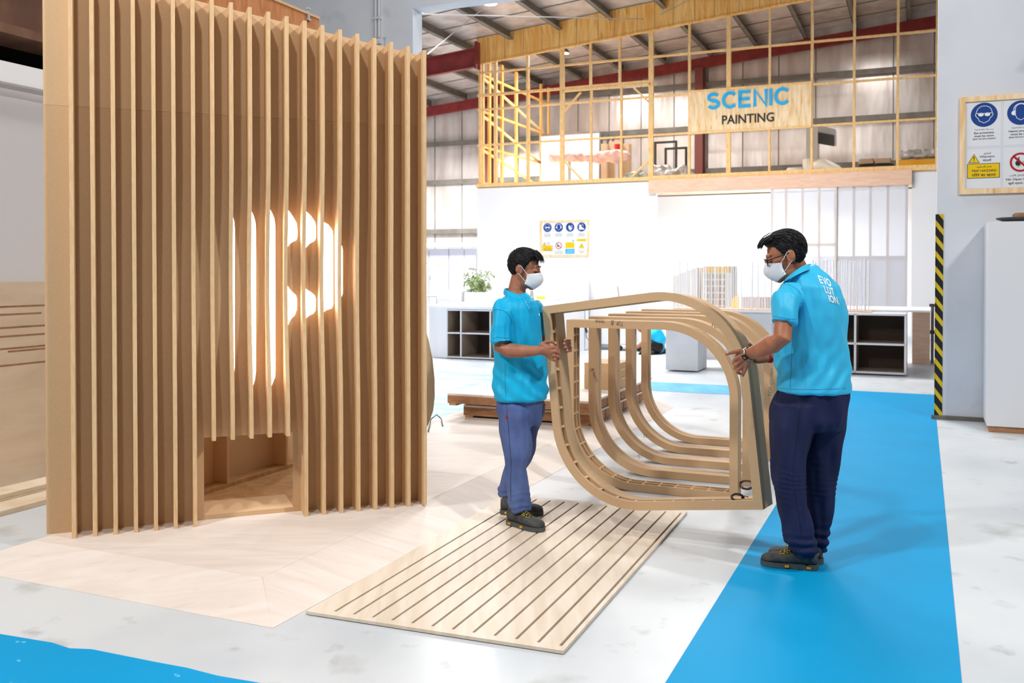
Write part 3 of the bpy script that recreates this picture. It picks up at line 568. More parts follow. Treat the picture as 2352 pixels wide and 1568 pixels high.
# ---- safety notice boards
def notice(a0, b, z0, label):
    """board of four columns; a0/z0 lower left corner"""
    t = empty('notice_board', R(a0+.7, b, z0), label, 'sign', 'safety notice boards')
    Wd, Hh, fw = 1.45, 1.01, .052
    o = lambda x, y, k=0: R(a0+x, b-.012-k, z0+y)
    for (x0, x1, y0, y1) in ((0, Wd, 0, fw), (0, Wd, Hh-fw, Hh), (0, fw, fw, Hh-fw), (Wd-fw, Wd, fw, Hh-fw)):
        mb = MB(); mb.box(R(a0+x0, b-.035, z0+y0), RR*(x1-x0), DD*.034, UP*(y1-y0)); mb.build('frame_strip', M['board_light'], t)
    mb = MB(); mb.box(R(a0+fw, b-.012, z0+fw), RR*(Wd-2*fw), DD*.011, UP*(Hh-2*fw)); mb.build('panel', M['sign_face'], t)
    def disc(x, y, r_, m_, k, n=36, r2=None, parent=None, name='symbol'):
        mb = MB(); ou = [(x+r_*math.cos(2*math.pi*i/n), y+r_*math.sin(2*math.pi*i/n)) for i in range(n)]
        ho = [[(x+r2*math.cos(2*math.pi*i/n), y+r2*math.sin(2*math.pi*i/n)) for i in range(n)]] if r2 else []
        mb.prism(ou, ho, lambda p, q: o(p, q, k), -DD*.0006); return mb.build(name, M[m_], parent or t)
    def poly(pts, m_, k, parent=t, name='symbol'):
        mb = MB(); mb.prism(pts, [], lambda p, q: o(p, q, k), -DD*.0006); return mb.build(name, M[m_], parent)
    def line(pts, wd, m_, k, parent=t, closed=False, name='symbol'):
        mb = MB(); ribbon(mb, pts, wd, lambda p, q: o(p, q, k), -DD*.0006, closed); return mb.build(name, M[m_], parent)
    def txt(s, x, y, h, wd=None, m_='ink', bold=.012): return text(s, m_, t, o(x, y, .0016), RR, UP, height=h, width=wd, bold=bold, thick=0)
    cw = .336; X = [fw+.008+cw*i+cw/2 for i in range(4)]; Y1 = Hh-.052-.14; yb = Hh-.052-.475
    for i in range(4):
        xa, xb = X[i]-cw/2+.006, X[i]+cw/2-.008
        for (y0, y1) in ((yb+.008, Hh-fw-.006), (fw+.006, yb-.008)):
            line([(xa, y0), (xb, y0), (xb, y1), (xa, y1)], .002, 'sign_line', .0006, closed=True, name='cell_line')
        disc(X[i], Y1, .125, 'sign_blue', .0008)
    x = X[0]
    face = [(x-.075, Y1+.02)]+[(x+.07*math.cos(math.radians(a)), Y1+.03+.062*math.sin(math.radians(a))) for a in range(170, 5, -15)]+[(x+.075, Y1+.02), (x+.082, Y1+.0), (x+.068, Y1-.025), (x+.058, Y1-.03), (x+.045, Y1-.062), (x, Y1-.085), (x-.045, Y1-.062), (x-.058, Y1-.03), (x-.068, Y1-.025), (x-.082, Y1)]
    line(face, .005, 'sign_white', .0016, closed=True)
    for s_ in (-1, 1): poly([(x+s_*.03+.026*math.cos(2*math.pi*i/12), Y1+.003+.019*math.sin(2*math.pi*i/12)) for i in range(12)], 'sign_white', .0016)
    line([(x-.07, Y1+.016), (x, Y1+.014), (x+.07, Y1+.016)], .006, 'sign_white', .0016)
    x = X[1]
    line([(x-.05, Y1+.03)]+[(x+.05*math.cos(math.radians(a)), Y1+.04+.05*math.sin(math.radians(a))) for a in range(180, -1, -20)]+[(x+.05, Y1-.02), (x+.035, Y1-.055), (x, Y1-.075), (x-.035, Y1-.055), (x-.05, Y1-.02)], .005, 'sign_white', .0016, closed=True)
    line(arc(x, Y1+.03, .066, .065, 180, 0, 12), .007, 'sign_white', .0016)
    for s_ in (-1, 1): poly([(x+s_*.05, Y1+.03), (x+s_*.078, Y1+.02), (x+s_*.088, Y1-.0), (x+s_*.078, Y1-.02), (x+s_*.05, Y1-.025)][::s_], 'sign_white', .0016)
    x = X[2]
    poly([(x-.05, Y1+.0), (x-.04, Y1+.045), (x-.015, Y1+.05), (x+.0, Y1+.04), (x+.045, Y1-.045), (x+.03, Y1-.075), (x-.015, Y1-.085)], 'sign_white', .0016)
    line([(x+.045, Y1+.06), (x+.06, Y1-.01), (x+.05, Y1-.045)], .012, 'sign_white', .0016)
    x = X[3]
    poly([(x-.07, Y1+.06), (x-.01, Y1+.065), (x-.005, Y1+.0), (x+.05, Y1-.03), (x+.075, Y1-.045), (x+.075, Y1-.07), (x-.07, Y1-.07)], 'sign_white', .0016)
    line([(x+.0, Y1+.085), (x+.04, Y1+.07), (x+.04, Y1+.01)], .008, 'sign_white', .0016)
    AR = ['\uFEB2\uFEF4\uFE97 \uFEAD\u0627\uFEAA\uFE97\uFEAD\u0627 \uFE8E\uFEED\uFEAE\uFEF3 \uFEF0\uFEB2\uFEF8\u0627', '\uFEEA\uFEE4\uFEB4\uFEDF\u0627 \uFE94\uFEF3\uFE8E\uFEE4\uFEA3 \u0621\u0627\uFEAA\uFE97\uFEAD\u0627']
    EN = [('Eye protection', 'must be worn'), ('Hearing protection', 'must be worn'), ('Hand protection', 'must be worn'), ('Foot protection', 'must be worn')]
    HI = 'सुरक्षा चश्मे पहनना आवश्यक है'
    for i in range(4):
        ww = .20 if i != 1 else .235
        txt('\uFE94\uFEF3\uFE8E\uFEE4\uFEA4\uFEDF\u0627 \u0629\uFEAD\uFE8E\uFEC8\uFEE7 \u0621\u0627\uFEAA\uFE97\uFEAD\u0627 \uFE90\uFEA0\uFEF3', X[i], Y1-.152, .016, .17)
        txt(EN[i][0], X[i], Y1-.188, .026, ww-.015, bold=.02); txt(EN[i][1], X[i], Y1-.217, .02, .18, bold=.02); txt(HI, X[i], Y1-.249, .022, .215)
    x = X[0]; yt = yb-.085
    poly([(x-.145, yt-.075), (x-.038, yt-.075), (x-.0915, yt+.02)], 'ink', .0008); poly([(x-.136, yt-.070), (x-.047, yt-.070), (x-.0915, yt+.010)], 'sign_yellow', .0016)
    poly([(x-.098, yt-.01), (x-.094, yt-.043), (x-.089, yt-.043), (x-.085, yt-.01)][::-1], 'ink', .0024); poly([(x-.095, yt-.06), (x-.088, yt-.06), (x-.088, yt-.052), (x-.095, yt-.052)], 'ink', .0024)
    txt('\uFEAE\uFEF3\uFEAC\uFEA4\uFE97', x+.03, yt+.02, .028, .07); txt('Warning', x+.03, yt-.016, .026, .14, bold=.02); txt('चेतावनी', x+.03, yt-.05, .026, .08)
    poly([(x-.155, yt-.235), (x+.148, yt-.235), (x+.148, yt-.082), (x-.155, yt-.082)], 'ink', .0008); poly([(x-.149, yt-.229), (x+.142, yt-.229), (x+.142, yt-.088), (x-.149, yt-.088)], 'sign_yellow', .0016)
    for s_, dy, h, wd in (('\u0637\uFEED\uFED8\uFEB4\uFEDF\u0627 \uFEAE\uFEC4\uFEA7', -.118, .026, .15), ('TRIP HAZARD', -.158, .024, .235), ('गिरने का खतरा', -.2, .036, .225)):
        text(s_, 'ink', t, o(x, yt+dy, .0026), RR, UP, height=h, width=wd, bold=.02, thick=0)
    def noflame(x, y, r_):
        disc(x, y, r_, 'sign_red', .0024, r2=r_*.8); d_ = r_*.66; w2 = r_*.1
        poly([(x-r_*.4, y-r_*.35), (x-r_*.5, y-r_*.05), (x-r_*.3, y+r_*.25), (x-r_*.15, y+r_*.62), (x-r_*.08, y+r_*.2), (x+r_*.05, y-r_*.1), (x-r_*.1, y-r_*.35)][::-1], 'ink', .0016)
        line([(x-r_*.25, y-r_*.5), (x+.55*r_, y+.3*r_)], .014, 'p_grey', .0014)
        line([(x-d_, y+d_), (x+d_, y-d_)], r_*.2, 'sign_red', .0024)
    noflame(X[1], yb-.17, .098)
    txt('\uFE90\uFEEC\uFEE0\uFEDF\u0627 \u0644\uFE8E\uFECC\uFEB7\u0625 \u0639\uFEEE\uFEE8\uFEE4\uFEE3', X[1], yb-.305, .026, .2); txt('No Open Flames', X[1], yb-.345, .026, .26, bold=.02); txt('खुली ज्वाला निषिद्ध', X[1], yb-.385, .03, .22)
    x = X[2]
    poly([(x-.10, yb-.06), (x-.07, yb-.06), (x-.085, yb-.03)], 'sign_yellow', .0008); disc(x+.09, yb-.045, .025, 'sign_cyan', .0008)
    poly([(x-.14, yb-.245), (x+.13, yb-.245), (x+.13, yb-.08), (x-.14, yb-.08)], 'sign_yellow', .0008); poly([(x-.14, yb-.4), (x+.13, yb-.4), (x+.13, yb-.262), (x-.14, yb-.262)], 'sign_cyan', .0008)
    for k, (s_, wd) in enumerate((('Caution', .12), ('Machine guards must', .22), ('be in position', .16))): txt(s_, x, yb-.11-.045*k, .022, wd)
    for k, (s_, wd) in enumerate((('Keep area', .16), ('clean and tidy', .2))): txt(s_, x, yb-.31-.045*k, .022, wd, 'sign_white')
    x = X[3]
    poly([(x-.145, yb-.06), (x+.14, yb-.06), (x+.14, yb+.012), (x-.145, yb+.012)], 'sign_yellow', .0008); txt('Warning', x+.02, yb-.025, .026, .15)
    poly([(x-.085, yb-.25), (x+.085, yb-.25), (x, yb-.1)], 'ink', .0008); poly([(x-.077, yb-.246), (x+.077, yb-.246), (x, yb-.109)], 'sign_yellow', .0016)
    poly([(x+.012, yb-.14), (x-.018, yb-.19), (x, yb-.188), (x-.012, yb-.23), (x+.02, yb-.18), (x+.002, yb-.182)][::-1], 'ink', .0024)
    txt('\u0631\uFEC4\uFEA7', x, yb-.285, .02, .1); txt('High voltage', x, yb-.325, .024, .21, bold=.02); txt('खतरा', x, yb-.365, .024, .1)
    return t
qa = RW(2203, 447, B1); notice(ab(qa)[0], B1, qa.z-.0, 'framed safety notice board on the near right wall, cut by the picture edge')
qa = RW(1240.5, 590, B2); notice(ab(qa)[0], B2, qa.z, 'small looking framed safety notice board on the far white wall')
# ================================================================== LAMPS
def high_bay(p, r_, lb):
    t = empty('hanging_lamp', p, lb, 'lamp', 'round bay lamps under the roof')
    mb = MB(); mb.loft([[p+Vector((rr_*math.cos(k*.2618), rr_*math.sin(k*.2618), z)) for k in range(24)] for rr_, z in ((r_, 0), (r_*1.02, .05), (r_*.6, .12), (r_*.3, .2))]); mb.build('shade', M['steel_grey'], t, True)
    mb = MB(); mb.cyl(p-UP*.012, r_*.9, .01); mb.build('lens', M['lamp_lens'], t)
    mb = MB(); mb.tube([p+UP*.2, p+UP*(ZR(ab(p)[0])-p.z)], .012, 6); mb.build('cord', M['steel_grey'], t)
    area('bay_lamp_light', p-UP*.05, r_*1.6, 260, None, (1, .98, .95))
high_bay(P(1126, 8, 19.5), .15, 'bright round lamp under the roof at the top, nearer of the two')
high_bay(P(1297, 122, 28.3), .13, 'bright round lamp behind the pine screen, farther of the two')
# ================================================================== STANDING AND CARRIED RING FRAMES
def contour(w_, h, Rr_, i, n=18):
    pts = []; r_ = Rr_-i
    def seg(a, b, m): 
        for k in range(m): t = k/m; pts.append((a[0]+(b[0]-a[0])*t, a[1]+(b[1]-a[1])*t))
    seg((i, h-i), (w_-Rr_, h-i), 8)
    for k in range(n): a = math.pi/2*(1-k/n); pts.append((w_-Rr_+r_*math.cos(a), h-Rr_+r_*math.sin(a)))
    seg((w_-i, h-Rr_), (w_-i, i), 8); seg((w_-i, i), (Rr_, i), 8)
    for k in range(n): a = -math.pi/2-math.pi/2*k/n; pts.append((Rr_+r_*math.cos(a), Rr_+r_*math.sin(a)))
    seg((i, Rr_), (i, h-i), 8); return pts
def ring_frame(O, U, V, w_, h, Rr_, fw, layers, label, name='ring_frame', grp=None):
    Dp = V.cross(U).normalized()
    if Dp.y < 0: Dp = -Dp
    t = empty(name, O+U*w_/2, label, 'frame', grp); ou = contour(w_, h, Rr_, 0)
    for (z0, z1, kind, ww, pn_) in layers:
        to = lambda x, y: O+U*x+V*y+Dp*z0
        mb = MB(); mb.prism(ou, [contour(w_, h, Rr_, ww if kind == 's' else .012)], to, Dp*(z1-z0)); mb.build(pn_, M['mdf' if kind == 's' else 'ply_in'], t)
        if kind == 'p':
            inn = contour(w_, h, Rr_, fw-.004); n = len(ou); L = 0; last = -1
            for i in range(n):
                j = (i+1) % n; p0, p1 = Vector(ou[i]), Vector(ou[j]); q0_, q1_ = Vector(inn[i]), Vector(inn[j]); sl_ = (p1-p0).length; k = 0
                while L+sl_ > (last+1)*.125+.03:
                    last += 1; f_ = (last*.125+.03-L)/sl_; a_ = p0.lerp(p1, f_); b__ = q0_.lerp(q1_, f_); dr = (p1-p0).normalized()*.007; a_ = a_.lerp(b__, .2)
                    mb = MB(); mb.prism([tuple(a_-dr), tuple(a_+dr), tuple(b__+dr), tuple(b__-dr)], [], to, Dp*(z1-z0)); mb.build('rung', M['mdf_lit'], t)
                L += sl_
    return t, Dp
SL = [(0, .1, 's', .056, 'front_strip'), (.1, .11, 's', .03, 'groove'), (.11, .15, 's', .056, 'rear_strip')]
S0 = [(0, .012, 's', .056, 'front_strip'), (.012, .06, 'p', .056, 'channel'), (.06, .075, 's', .056, 'middle_strip'), (.075, .12, 'p', .056, 'rear_channel'), (.12, .135, 's', .056, 'rear_strip')]
S4 = [(0, .055, 's', .056, 'front_strip'), (.055, .075, 'p', .056, 'channel'), (.075, .14, 's', .056, 'rear_strip')]
base = P(1694, 1152, 6.36); base.z = .002; base = base-RR*1.244
lbs = ['upright curved MDF frame directly behind the carried one, with TRINK B TOP written on it', 'second upright curved MDF frame of the standing row', 'third upright curved MDF frame, in the middle of the standing row', 'fourth upright curved MDF frame, next to last of the standing row', 'fifth upright curved MDF frame, farthest of the standing row']
rings = []
for i in range(5):
    O = base+DD*.5*i
    rings.append(ring_frame(O, RR, UP, 1.244, 1.215, .52, .056, S0 if i == 0 else (S4 if i == 4 else SL), lbs[i], grp='curved frames standing in a row')[0])
def ray_on(px, py, O, n): return W(px, py, O, n)-n*.0015
for s_, px, py, wd, h, rot, k in (('TRINK', 1378, 737, .075, .024, 180, 0), ('B', 1406, 741, .02, .034, 170, 0), ('TOP', 1424, 743, .05, .03, 172, 0)):
    c = ray_on(px, py, base, DD); an = math.radians(rot); text(s_, 'ink_pen', rings[k], c, RR*math.cos(an)+UP*math.sin(an), -RR*math.sin(an)+UP*math.cos(an), height=h, width=wd, thick=.0006, bold=-.012, name='handwriting')
for s_, px, py, wd, h, rot, k in (('B1', 1470, 1048, .03, .03, 10, 2), ('31', 1481, 1001, .03, .03, 0, 3), ('B NMT', 1366, 862, .11, .02, -70, 1), ('TOP C', 1770, 893, .11, .026, 84, 1), ('JOINT', 1773, 860, .1, .024, 84, 1), ('10', 1642, 748, .04, .03, -20, 1)):
    an = math.radians(rot); c = ray_on(px, py, base+DD*.5*k, DD); text(s_, 'ink_pen', rings[k], c, RR*math.cos(an)+UP*math.sin(an), -RR*math.sin(an)+UP*math.cos(an), height=h, width=wd, thick=.0006, bold=-.012, name='handwriting')
yaw, roll, pit2 = -.105, .131, .063; HO_ = Vector((.29, 5.66, .119))
u0 = RR*math.cos(yaw)+DD*math.sin(yaw); n0 = -RR*math.sin(yaw)+DD*math.cos(yaw); v0 = UP*math.cos(pit2)+n0*math.sin(pit2)
HU = u0*math.cos(roll)+v0*math.sin(roll); HV = -u0*math.sin(roll)+v0*math.cos(roll)
hr, HD = ring_frame(HO_, HU, HV, 1.24, 1.25, .525, .05, [(0, .02, 's', .05, 'front_strip'), (.02, .072, 'p', .05, 'channel'), (.072, .088, 's', .05, 'middle_strip'), (.088, .205, 's', .044, 'rear_strip')], 'tilted curved MDF frame carried between the two workers', 'carried_frame')
def wires(pl_, px, py, Y, r0, mname, lb, n=3):
    c = P(px, py, Y); mb = MB()
    for k in range(n):
        pts = []; ph = random.random()*6
        for j in range(26):
            a = j/25*2*math.pi*1.6+ph; pts.append(c+Vector((r0*1.3*math.cos(a)*(1+.2*k), .01*math.sin(a*2.3), r0*(.8+.15*k)*math.sin(a))))
        mb.tube(pts, .0022, 6)
    mb.tube([c+Vector((r0, 0, 0)), c+Vector((r0*2, 0, r0*.4)), c+Vector((r0*3, .0, r0*.1))], .0025, 6)
    return mb.build('cable_coil', M[mname], pl_)
wires(hr, 1694, 1142, 5.2, .02, 'cable', '')
wires(rings[0], 1716, 1113, 6.42, .03, 'wire_a', '')
# ================================================================== PALLET STACK, BOX, CABLE
def slab(name, a0, a1, b0, b1, z0, z1, lb):
    t = empty(name, R((a0+a1)/2, (b0+b1)/2, z0), lb, 'platform', 'plywood platforms in a stack')
    mb = MB(); mb.rb(a0, a1, b0, b1, z1-.02, z1); mb.build('top_board', M['ply_floor'], t)
    mb = MB(); mb.rb(a0, a1, b0, b0+.02, z0+.02, z1-.02); mb.build('front_board', M['ply_brown'], t)
    for k in range(9):
        bb_ = b0+.03+k*(b1-b0-.06)/9; mb = MB(); mb.rb(a1-.03, a1, bb_, bb_+(b1-b0)/9-.03, z0+.02, z1-.02); mb.build('side_block', M['ply_brown'], t)
    mb = MB(); mb.rb(a0+.03, a1-.03, b0+.03, b1, z0+.02, z1-.02); mb.build('gap_shade_fill', M['slot_shade'], t)  # dark fill, shade seen between the side blocks put into its colour
    for aa in (a0+.02, (a0+a1)/2-.1, a1-.12): mb = MB(); mb.rb(aa, aa+.08, b0-.004, b1, z0, z0+.02); mb.build('batten', M['ply_in'], t)
f0 = P(1060, 958, 9.4); sa, sbb = ab(f0)
slab('platform_module', -4.22, -2.86, 8.42, 10.3, HP+.001, .225, 'lower plywood platform of the stack behind the left worker')
slab('platform_module', -4.36, -2.84, 8.34, 10.5, .226, .345, 'upper plywood platform of the stack behind the left worker')
q = P(1342, 899, 9.75); q.z = .346; ba_, bb_ = ab(q)
bx = empty('mdf_box', q, 'orange MDF box with small runners standing on the platform stack', 'box')
mb = MB(); mb.rb(ba_, ba_+.36, bb_, bb_+.5, .347, .615); mb.build('body', M['mdf'], bx)
for z in (.44, .53): mb = MB(); mb.rb(ba_+.3605, ba_+.372, bb_+.1, bb_+.42, z, z+.02); mb.build('runner', M['mdf_lit'], bx)
mb = MB(); mb.tube([F(984, 990, .11), F(990, 962, .13), F(1003, 952, .14), F(1014, 962, .12), F(1017, 978, .105)], .006, 8); tag(mb.build('floor_cable', M['cable']), 'short dark cable loop on the floor right of the fin wall', 'cable')
# ================================================================== COUNTERS AND STORAGE IN THE FAR HALL
TC = .94
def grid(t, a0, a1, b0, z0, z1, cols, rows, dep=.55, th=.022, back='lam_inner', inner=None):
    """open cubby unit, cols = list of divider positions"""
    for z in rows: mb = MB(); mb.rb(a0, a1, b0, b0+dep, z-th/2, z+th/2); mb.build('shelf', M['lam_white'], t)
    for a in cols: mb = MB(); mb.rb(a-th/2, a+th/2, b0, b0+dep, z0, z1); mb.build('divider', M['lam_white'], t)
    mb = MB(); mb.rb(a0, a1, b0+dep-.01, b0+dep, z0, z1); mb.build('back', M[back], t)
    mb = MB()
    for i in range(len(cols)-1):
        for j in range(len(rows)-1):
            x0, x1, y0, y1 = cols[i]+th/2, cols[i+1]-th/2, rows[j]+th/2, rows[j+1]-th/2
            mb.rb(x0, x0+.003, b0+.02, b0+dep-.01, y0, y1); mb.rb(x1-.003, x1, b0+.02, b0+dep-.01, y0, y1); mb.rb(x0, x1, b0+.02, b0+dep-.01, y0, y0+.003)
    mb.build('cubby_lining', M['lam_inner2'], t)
# left unit with rounded end
g = F(1026, 823); gb = ab(g)[1]; A2 = lambda px: A(px, gb)
t = empty('cubby_counter', R(A2(1080), gb, 0), 'white counter with open cubbies and a rounded end, behind the left worker', 'counter', 'white workshop counters')
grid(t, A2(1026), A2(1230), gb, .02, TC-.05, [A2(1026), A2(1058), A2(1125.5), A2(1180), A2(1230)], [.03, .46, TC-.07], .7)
mb = MB(); e = []; a_0 = A2(1026)
for k in range(10): an = math.pi/2*k/9; e.append((a_0-.62*math.sin(an), gb+.62-.62*math.cos(an)+.0))
e2 = [(a_0, gb)]+[(a_0-.62*math.sin(math.pi/2*k/9), gb+.62-.62*math.cos(math.pi/2*k/9)) for k in range(1, 10)]+[(a_0-.62, gb+2.6), (a_0, gb+2.6)]
mb.prism(e2, [], lambda a, b: R(a, b, .01), UP*(TC-.06)); mb.build('rounded_end', M['lam_white'], t, bevel=.003)
mb = MB(); e3 = [(A2(1235), gb-.02)]+[(a_0, gb-.02)]+[(a_0-.64*math.sin(math.pi/2*k/9), gb+.62-.64*math.cos(math.pi/2*k/9)) for k in range(1, 10)]+[(a_0-.64, gb+2.6), (A2(1235), gb+2.6)]
mb.prism(e3[::-1], [], lambda a, b: R(a, b, TC-.05), UP*.05); mb.build('top', M['wall_white'], t)
mb = MB(); mb.rb(a_0+.05, A2(1232), gb+.8, gb+2.5, .0, TC-.06); mb.build('rear_body', M['lam_white'], t)
# counter behind (with pen scribble)
g2 = F(1337, 804); b22 = ab(g2)[1]; A3 = lambda px: A(px, b22)
t = empty('side_counter', R(A3(1290), b22, 0), 'white counter with a purple pen scribble, right of the left worker', 'counter', 'white workshop counters')
mb = MB(); mb.rb(A3(1180), A3(1345), b22, b22+.9, .01, TC); mb.build('body', M['wall_white'], t)
mb = MB(); mb.rb(A3(1347), A3(1440), b22+.2, b22+.9, .12, TC); mb.build('side_body', M['lam_white'], t)
mb = MB(); c = RW(1247, 705, b22-.004); ribbon(mb, arc(0, 0, .10, .09, -60, 230, 14), .012, lambda x, y: c+RR*x+UP*y, DD*.002)
c2_ = RW(1245, 741, b22-.004); ribbon(mb, [(-.02, .03), (-.05, 0), (0, -.06), (.05, -.05)], .012, lambda x, y: c2_+RR*x+UP*y, DD*.002)
mb.build('scribble', M['blue_cap'], t)
mb = MB(); c = RW(1345, 752, b22-.05); mb.tube([c+UP*.12, c, c+RR*.03-UP*.1], .022, 8); mb.tube([c, c-UP*.2+RR*.02, c-UP*.3+RR*.12, c-UP*.1+RR*.14], .008, 6); tag(mb.build('hanging_tool', M['steel_dark']), 'dark hand tool with a cord hanging at the counter corner', 'tool')
for k in range(1): 
    t = empty('low_trolley', RW(1425, 806, b22-.6), 'low trolley on black castors seen between the standing frames', 'trolley'); c = F(1416, 806); ca, cb_ = ab(c)
    mb = MB(); mb.rb(ca-.05, ca+.55, cb_, cb_+.5, .12, .15); mb.build('deck', M['galv'], t)
    for da in (.05, .45): mb = MB(); mb.cyl(R(ca+da, cb_+.03, .055), .055, .04, 16, DD); mb.build('castor', M['black'], t)
    mb = MB(); mb.rb(ca+.2, ca+.38, cb_-.01, cb_, .03, .12); mb.build('label', M['yellow_bright'], t)
# plain boxes: helper from pixel box on a plane
def pbox(name, px0, px1, ytop, ybot, b, dep, mname, lb, cat='box', z0=None, z1=None, parent=None, bev=0):
    a0, a1_ = A(px0, b), A(px1, b); zt2 = RW(px0, ytop, b).z if z1 is None else z1; zb2 = RW(px0, ybot, b).z if z0 is None else z0
    mb = MB(); mb.rb(a0, a1_, b, b+dep, zb2, zt2); o = mb.build(name, M[mname], parent, bevel=bev)
    if parent is None: tag(o, lb, cat)
    return o
pbox('display_block', 1282, 1352, 645, 700, b22+.95, .6, 'lam_grey', 'light grey block standing behind the scribbled white counter', z0=.0)
pbox('display_block', 1354, 1402, 646, 720, b22+1.1, .4, 'lam_white', 'white block beside the light grey block behind the counter', z0=.0)
# sink tray with yellow things
t = empty('tray', RW(1235, 692, b22+.2), 'grey metal tray with yellow items behind the left worker', 'tray')
c = RW(1238, 689, b22+.2); ca, cb_ = ab(c); mb = MB(); mb.rb(ca-.35, ca+.3, cb_, cb_+.4, TC+.001, TC+.05); mb.build('pan', M['galv'], t)
mb = MB(); mb.rb(ca-.1, ca+.06, cb_+.1, cb_+.2, TC+.05, TC+.1); tag(mb.build('sponge', M['yellow_bright']), 'yellow block in the grey tray behind the left worker', 'sponge')
mb = MB(); mb.cyl(R(ca-.22, cb_+.15, TC+.05), .05, .16, 12, r2=.03); tag(mb.build('green_bottle', M['wrap_green']), 'small green bottle in the grey tray', 'bottle')
# planters
def planter(px0, px1, yt, b, lb, cnt, spread, seed, h=.55):
    rnd = random.Random(seed); a0, a1_ = A(px0, b), A(px1, b); zt2 = RW(px0, yt, b).z
    t = empty('planter', R((a0+a1_)/2, b, TC), lb, 'planter', 'white planters on the counter')
    mb = MB(); mb.rb(a0, a1_, b, b+.4, TC+.001, zt2); mb.build('box', M['wall_white'], t, bevel=.01)
    if cnt:
        mb = MB(); st_ = MB()
        for k in range(spread[0]):
            base_ = R(a0+(a1_-a0)*rnd.random()*.6, b+.2, zt2); an = rnd.uniform(0, 6.28); le = rnd.uniform(.3, 1)*h; tip = base_+Vector((math.cos(an)*le*.7, math.sin(an)*le*.4, le*rnd.uniform(-.2, 1))); mid = (base_+tip)/2+UP*.12
            st_.tube([base_-UP*.05, mid, tip], .006, 5)
            for j in range(cnt):
                f_ = rnd.random(); c_ = base_.lerp(mid, f_*2) if f_ < .5 else mid.lerp(tip, f_*2-1)
                c_ = c_+Vector((rnd.gauss(0, .045), rnd.gauss(0, .045), rnd.gauss(0, .05))); d_ = Vector((rnd.gauss(0, 1), rnd.gauss(0, 1), rnd.gauss(0, .6))).normalized()*.04; s_ = d_.cross(Vector((rnd.random(), rnd.random(), 1))).normalized()*.018
                mb.add([c_-d_, c_+s_, c_+d_, c_-s_], [(0, 1, 2, 3)])
        mb.build('foliage', M['plant'], t); st_.build('stems', M['plant'], t)
pbt = gb+1.9
planter(1003, 1058, 668, pbt, 'left white planter box with no plant in view, on the counter', 0, (0,), 1)
planter(1066, 1128, 671, pbt, 'right white planter box with bushy green plant, on the counter', 40, (14,), 5, .48)
# round-cornered cabinet & counters on the right
g = F(1604, 855); cb2 = ab(g)[1]; A4 = lambda px: A(px, cb2); aR = A4(1604)
t = empty('grey_cabinet', R(aR-.2, cb2, 0), 'light grey cabinet with a rounded rear side seen through the frames', 'cabinet')
pts = [(A4(1530), cb2), (aR, cb2), (aR, cb2+.35)]+[(aR-.5+.5*math.cos(math.pi/2*k/8), cb2+.6+.5*math.sin(math.pi/2*k/8)) for k in range(9)]+[(A4(1530), cb2+1.1)]
mb = MB(); mb.prism(pts, [], lambda a, b: R(a, b, .02), UP*(TC-.04)); mb.build('body', M['lam_grey'], t, bevel=.004)
mb = MB(); mb.rb(A4(1545), aR-.1, cb2+.03, cb2+.5, 0, .02); mb.build('plinth', M['black'], t)
t = empty('white_cabinet', R(A(1700, cb2+.6), cb2+.6, 0), 'white counter cabinet partly hidden behind the right worker', 'cabinet')
mb = MB(); mb.rb(A(1668, cb2+.55), A(1775, cb2+.55), cb2+.55, cb2+1.3, .02, TC-.02); mb.build('body', M['lam_grey'], t); mb = MB(); mb.rb(A(1640, cb2+.5), A(1780, cb2+.5), cb2+.5, cb2+1.5, TC-.02, TC+.01); mb.build('top', M['wall_white'], t)
g = F(2081, 865); cb3 = ab(g)[1]; A5 = lambda px: A(px, cb3)
t = empty('cubby_counter', R(A5(2000), cb3, 0), 'white open cubby counter at right, between the right worker and the striped corner', 'counter', 'white workshop counters')
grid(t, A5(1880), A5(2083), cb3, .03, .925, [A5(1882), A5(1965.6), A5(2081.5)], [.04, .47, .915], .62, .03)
mb = MB(); mb.rb(A5(1840), A5(2083), cb3+.63, cb3+1.5, .02, .92); mb.build('rear_body', M['lam_white'], t)
mb = MB(); mb.rb(A5(1790), A5(2140), cb3+.7, cb3+2.2, .93, .96); mb.build('top', M['wall_white'], t)
q = F(2098, 836); b5 = ab(q)[1]; pbox('plywood_crate', 2097, 2138, 712, 836, b5, .8, 'ply_pink', 'pinkish plywood crate end between the cubby counter and the striped corner', z0=0)
t = empty('bar_clamp', RW(2141, 830, b5-.4), 'grey and yellow bar clamp standing beside the striped corner guard', 'clamp')
mb = MB(); p0 = F(2141, 834); mb.tube([p0, Vector((p0.x, p0.y, 1.0))], .025, 8); mb.build('bar', M['steel_grey'], t)
mb = MB(); mb.bar(p0+Vector((.03, -.02, .1)), p0+Vector((.03, -.02, .42)), .03, .03); mb.build('handle', M['yellow_bright'], t)
mb = MB(); c = Vector((p0.x, p0.y, .5)); mb.box(c-RR*.08-DD*.03, RR*.14, DD*.06, UP*.06); mb.box(c-RR*.05-DD*.03+UP*.46, RR*.1, DD*.06, UP*.05); mb.build('jaw', M['steel_dark'], t)
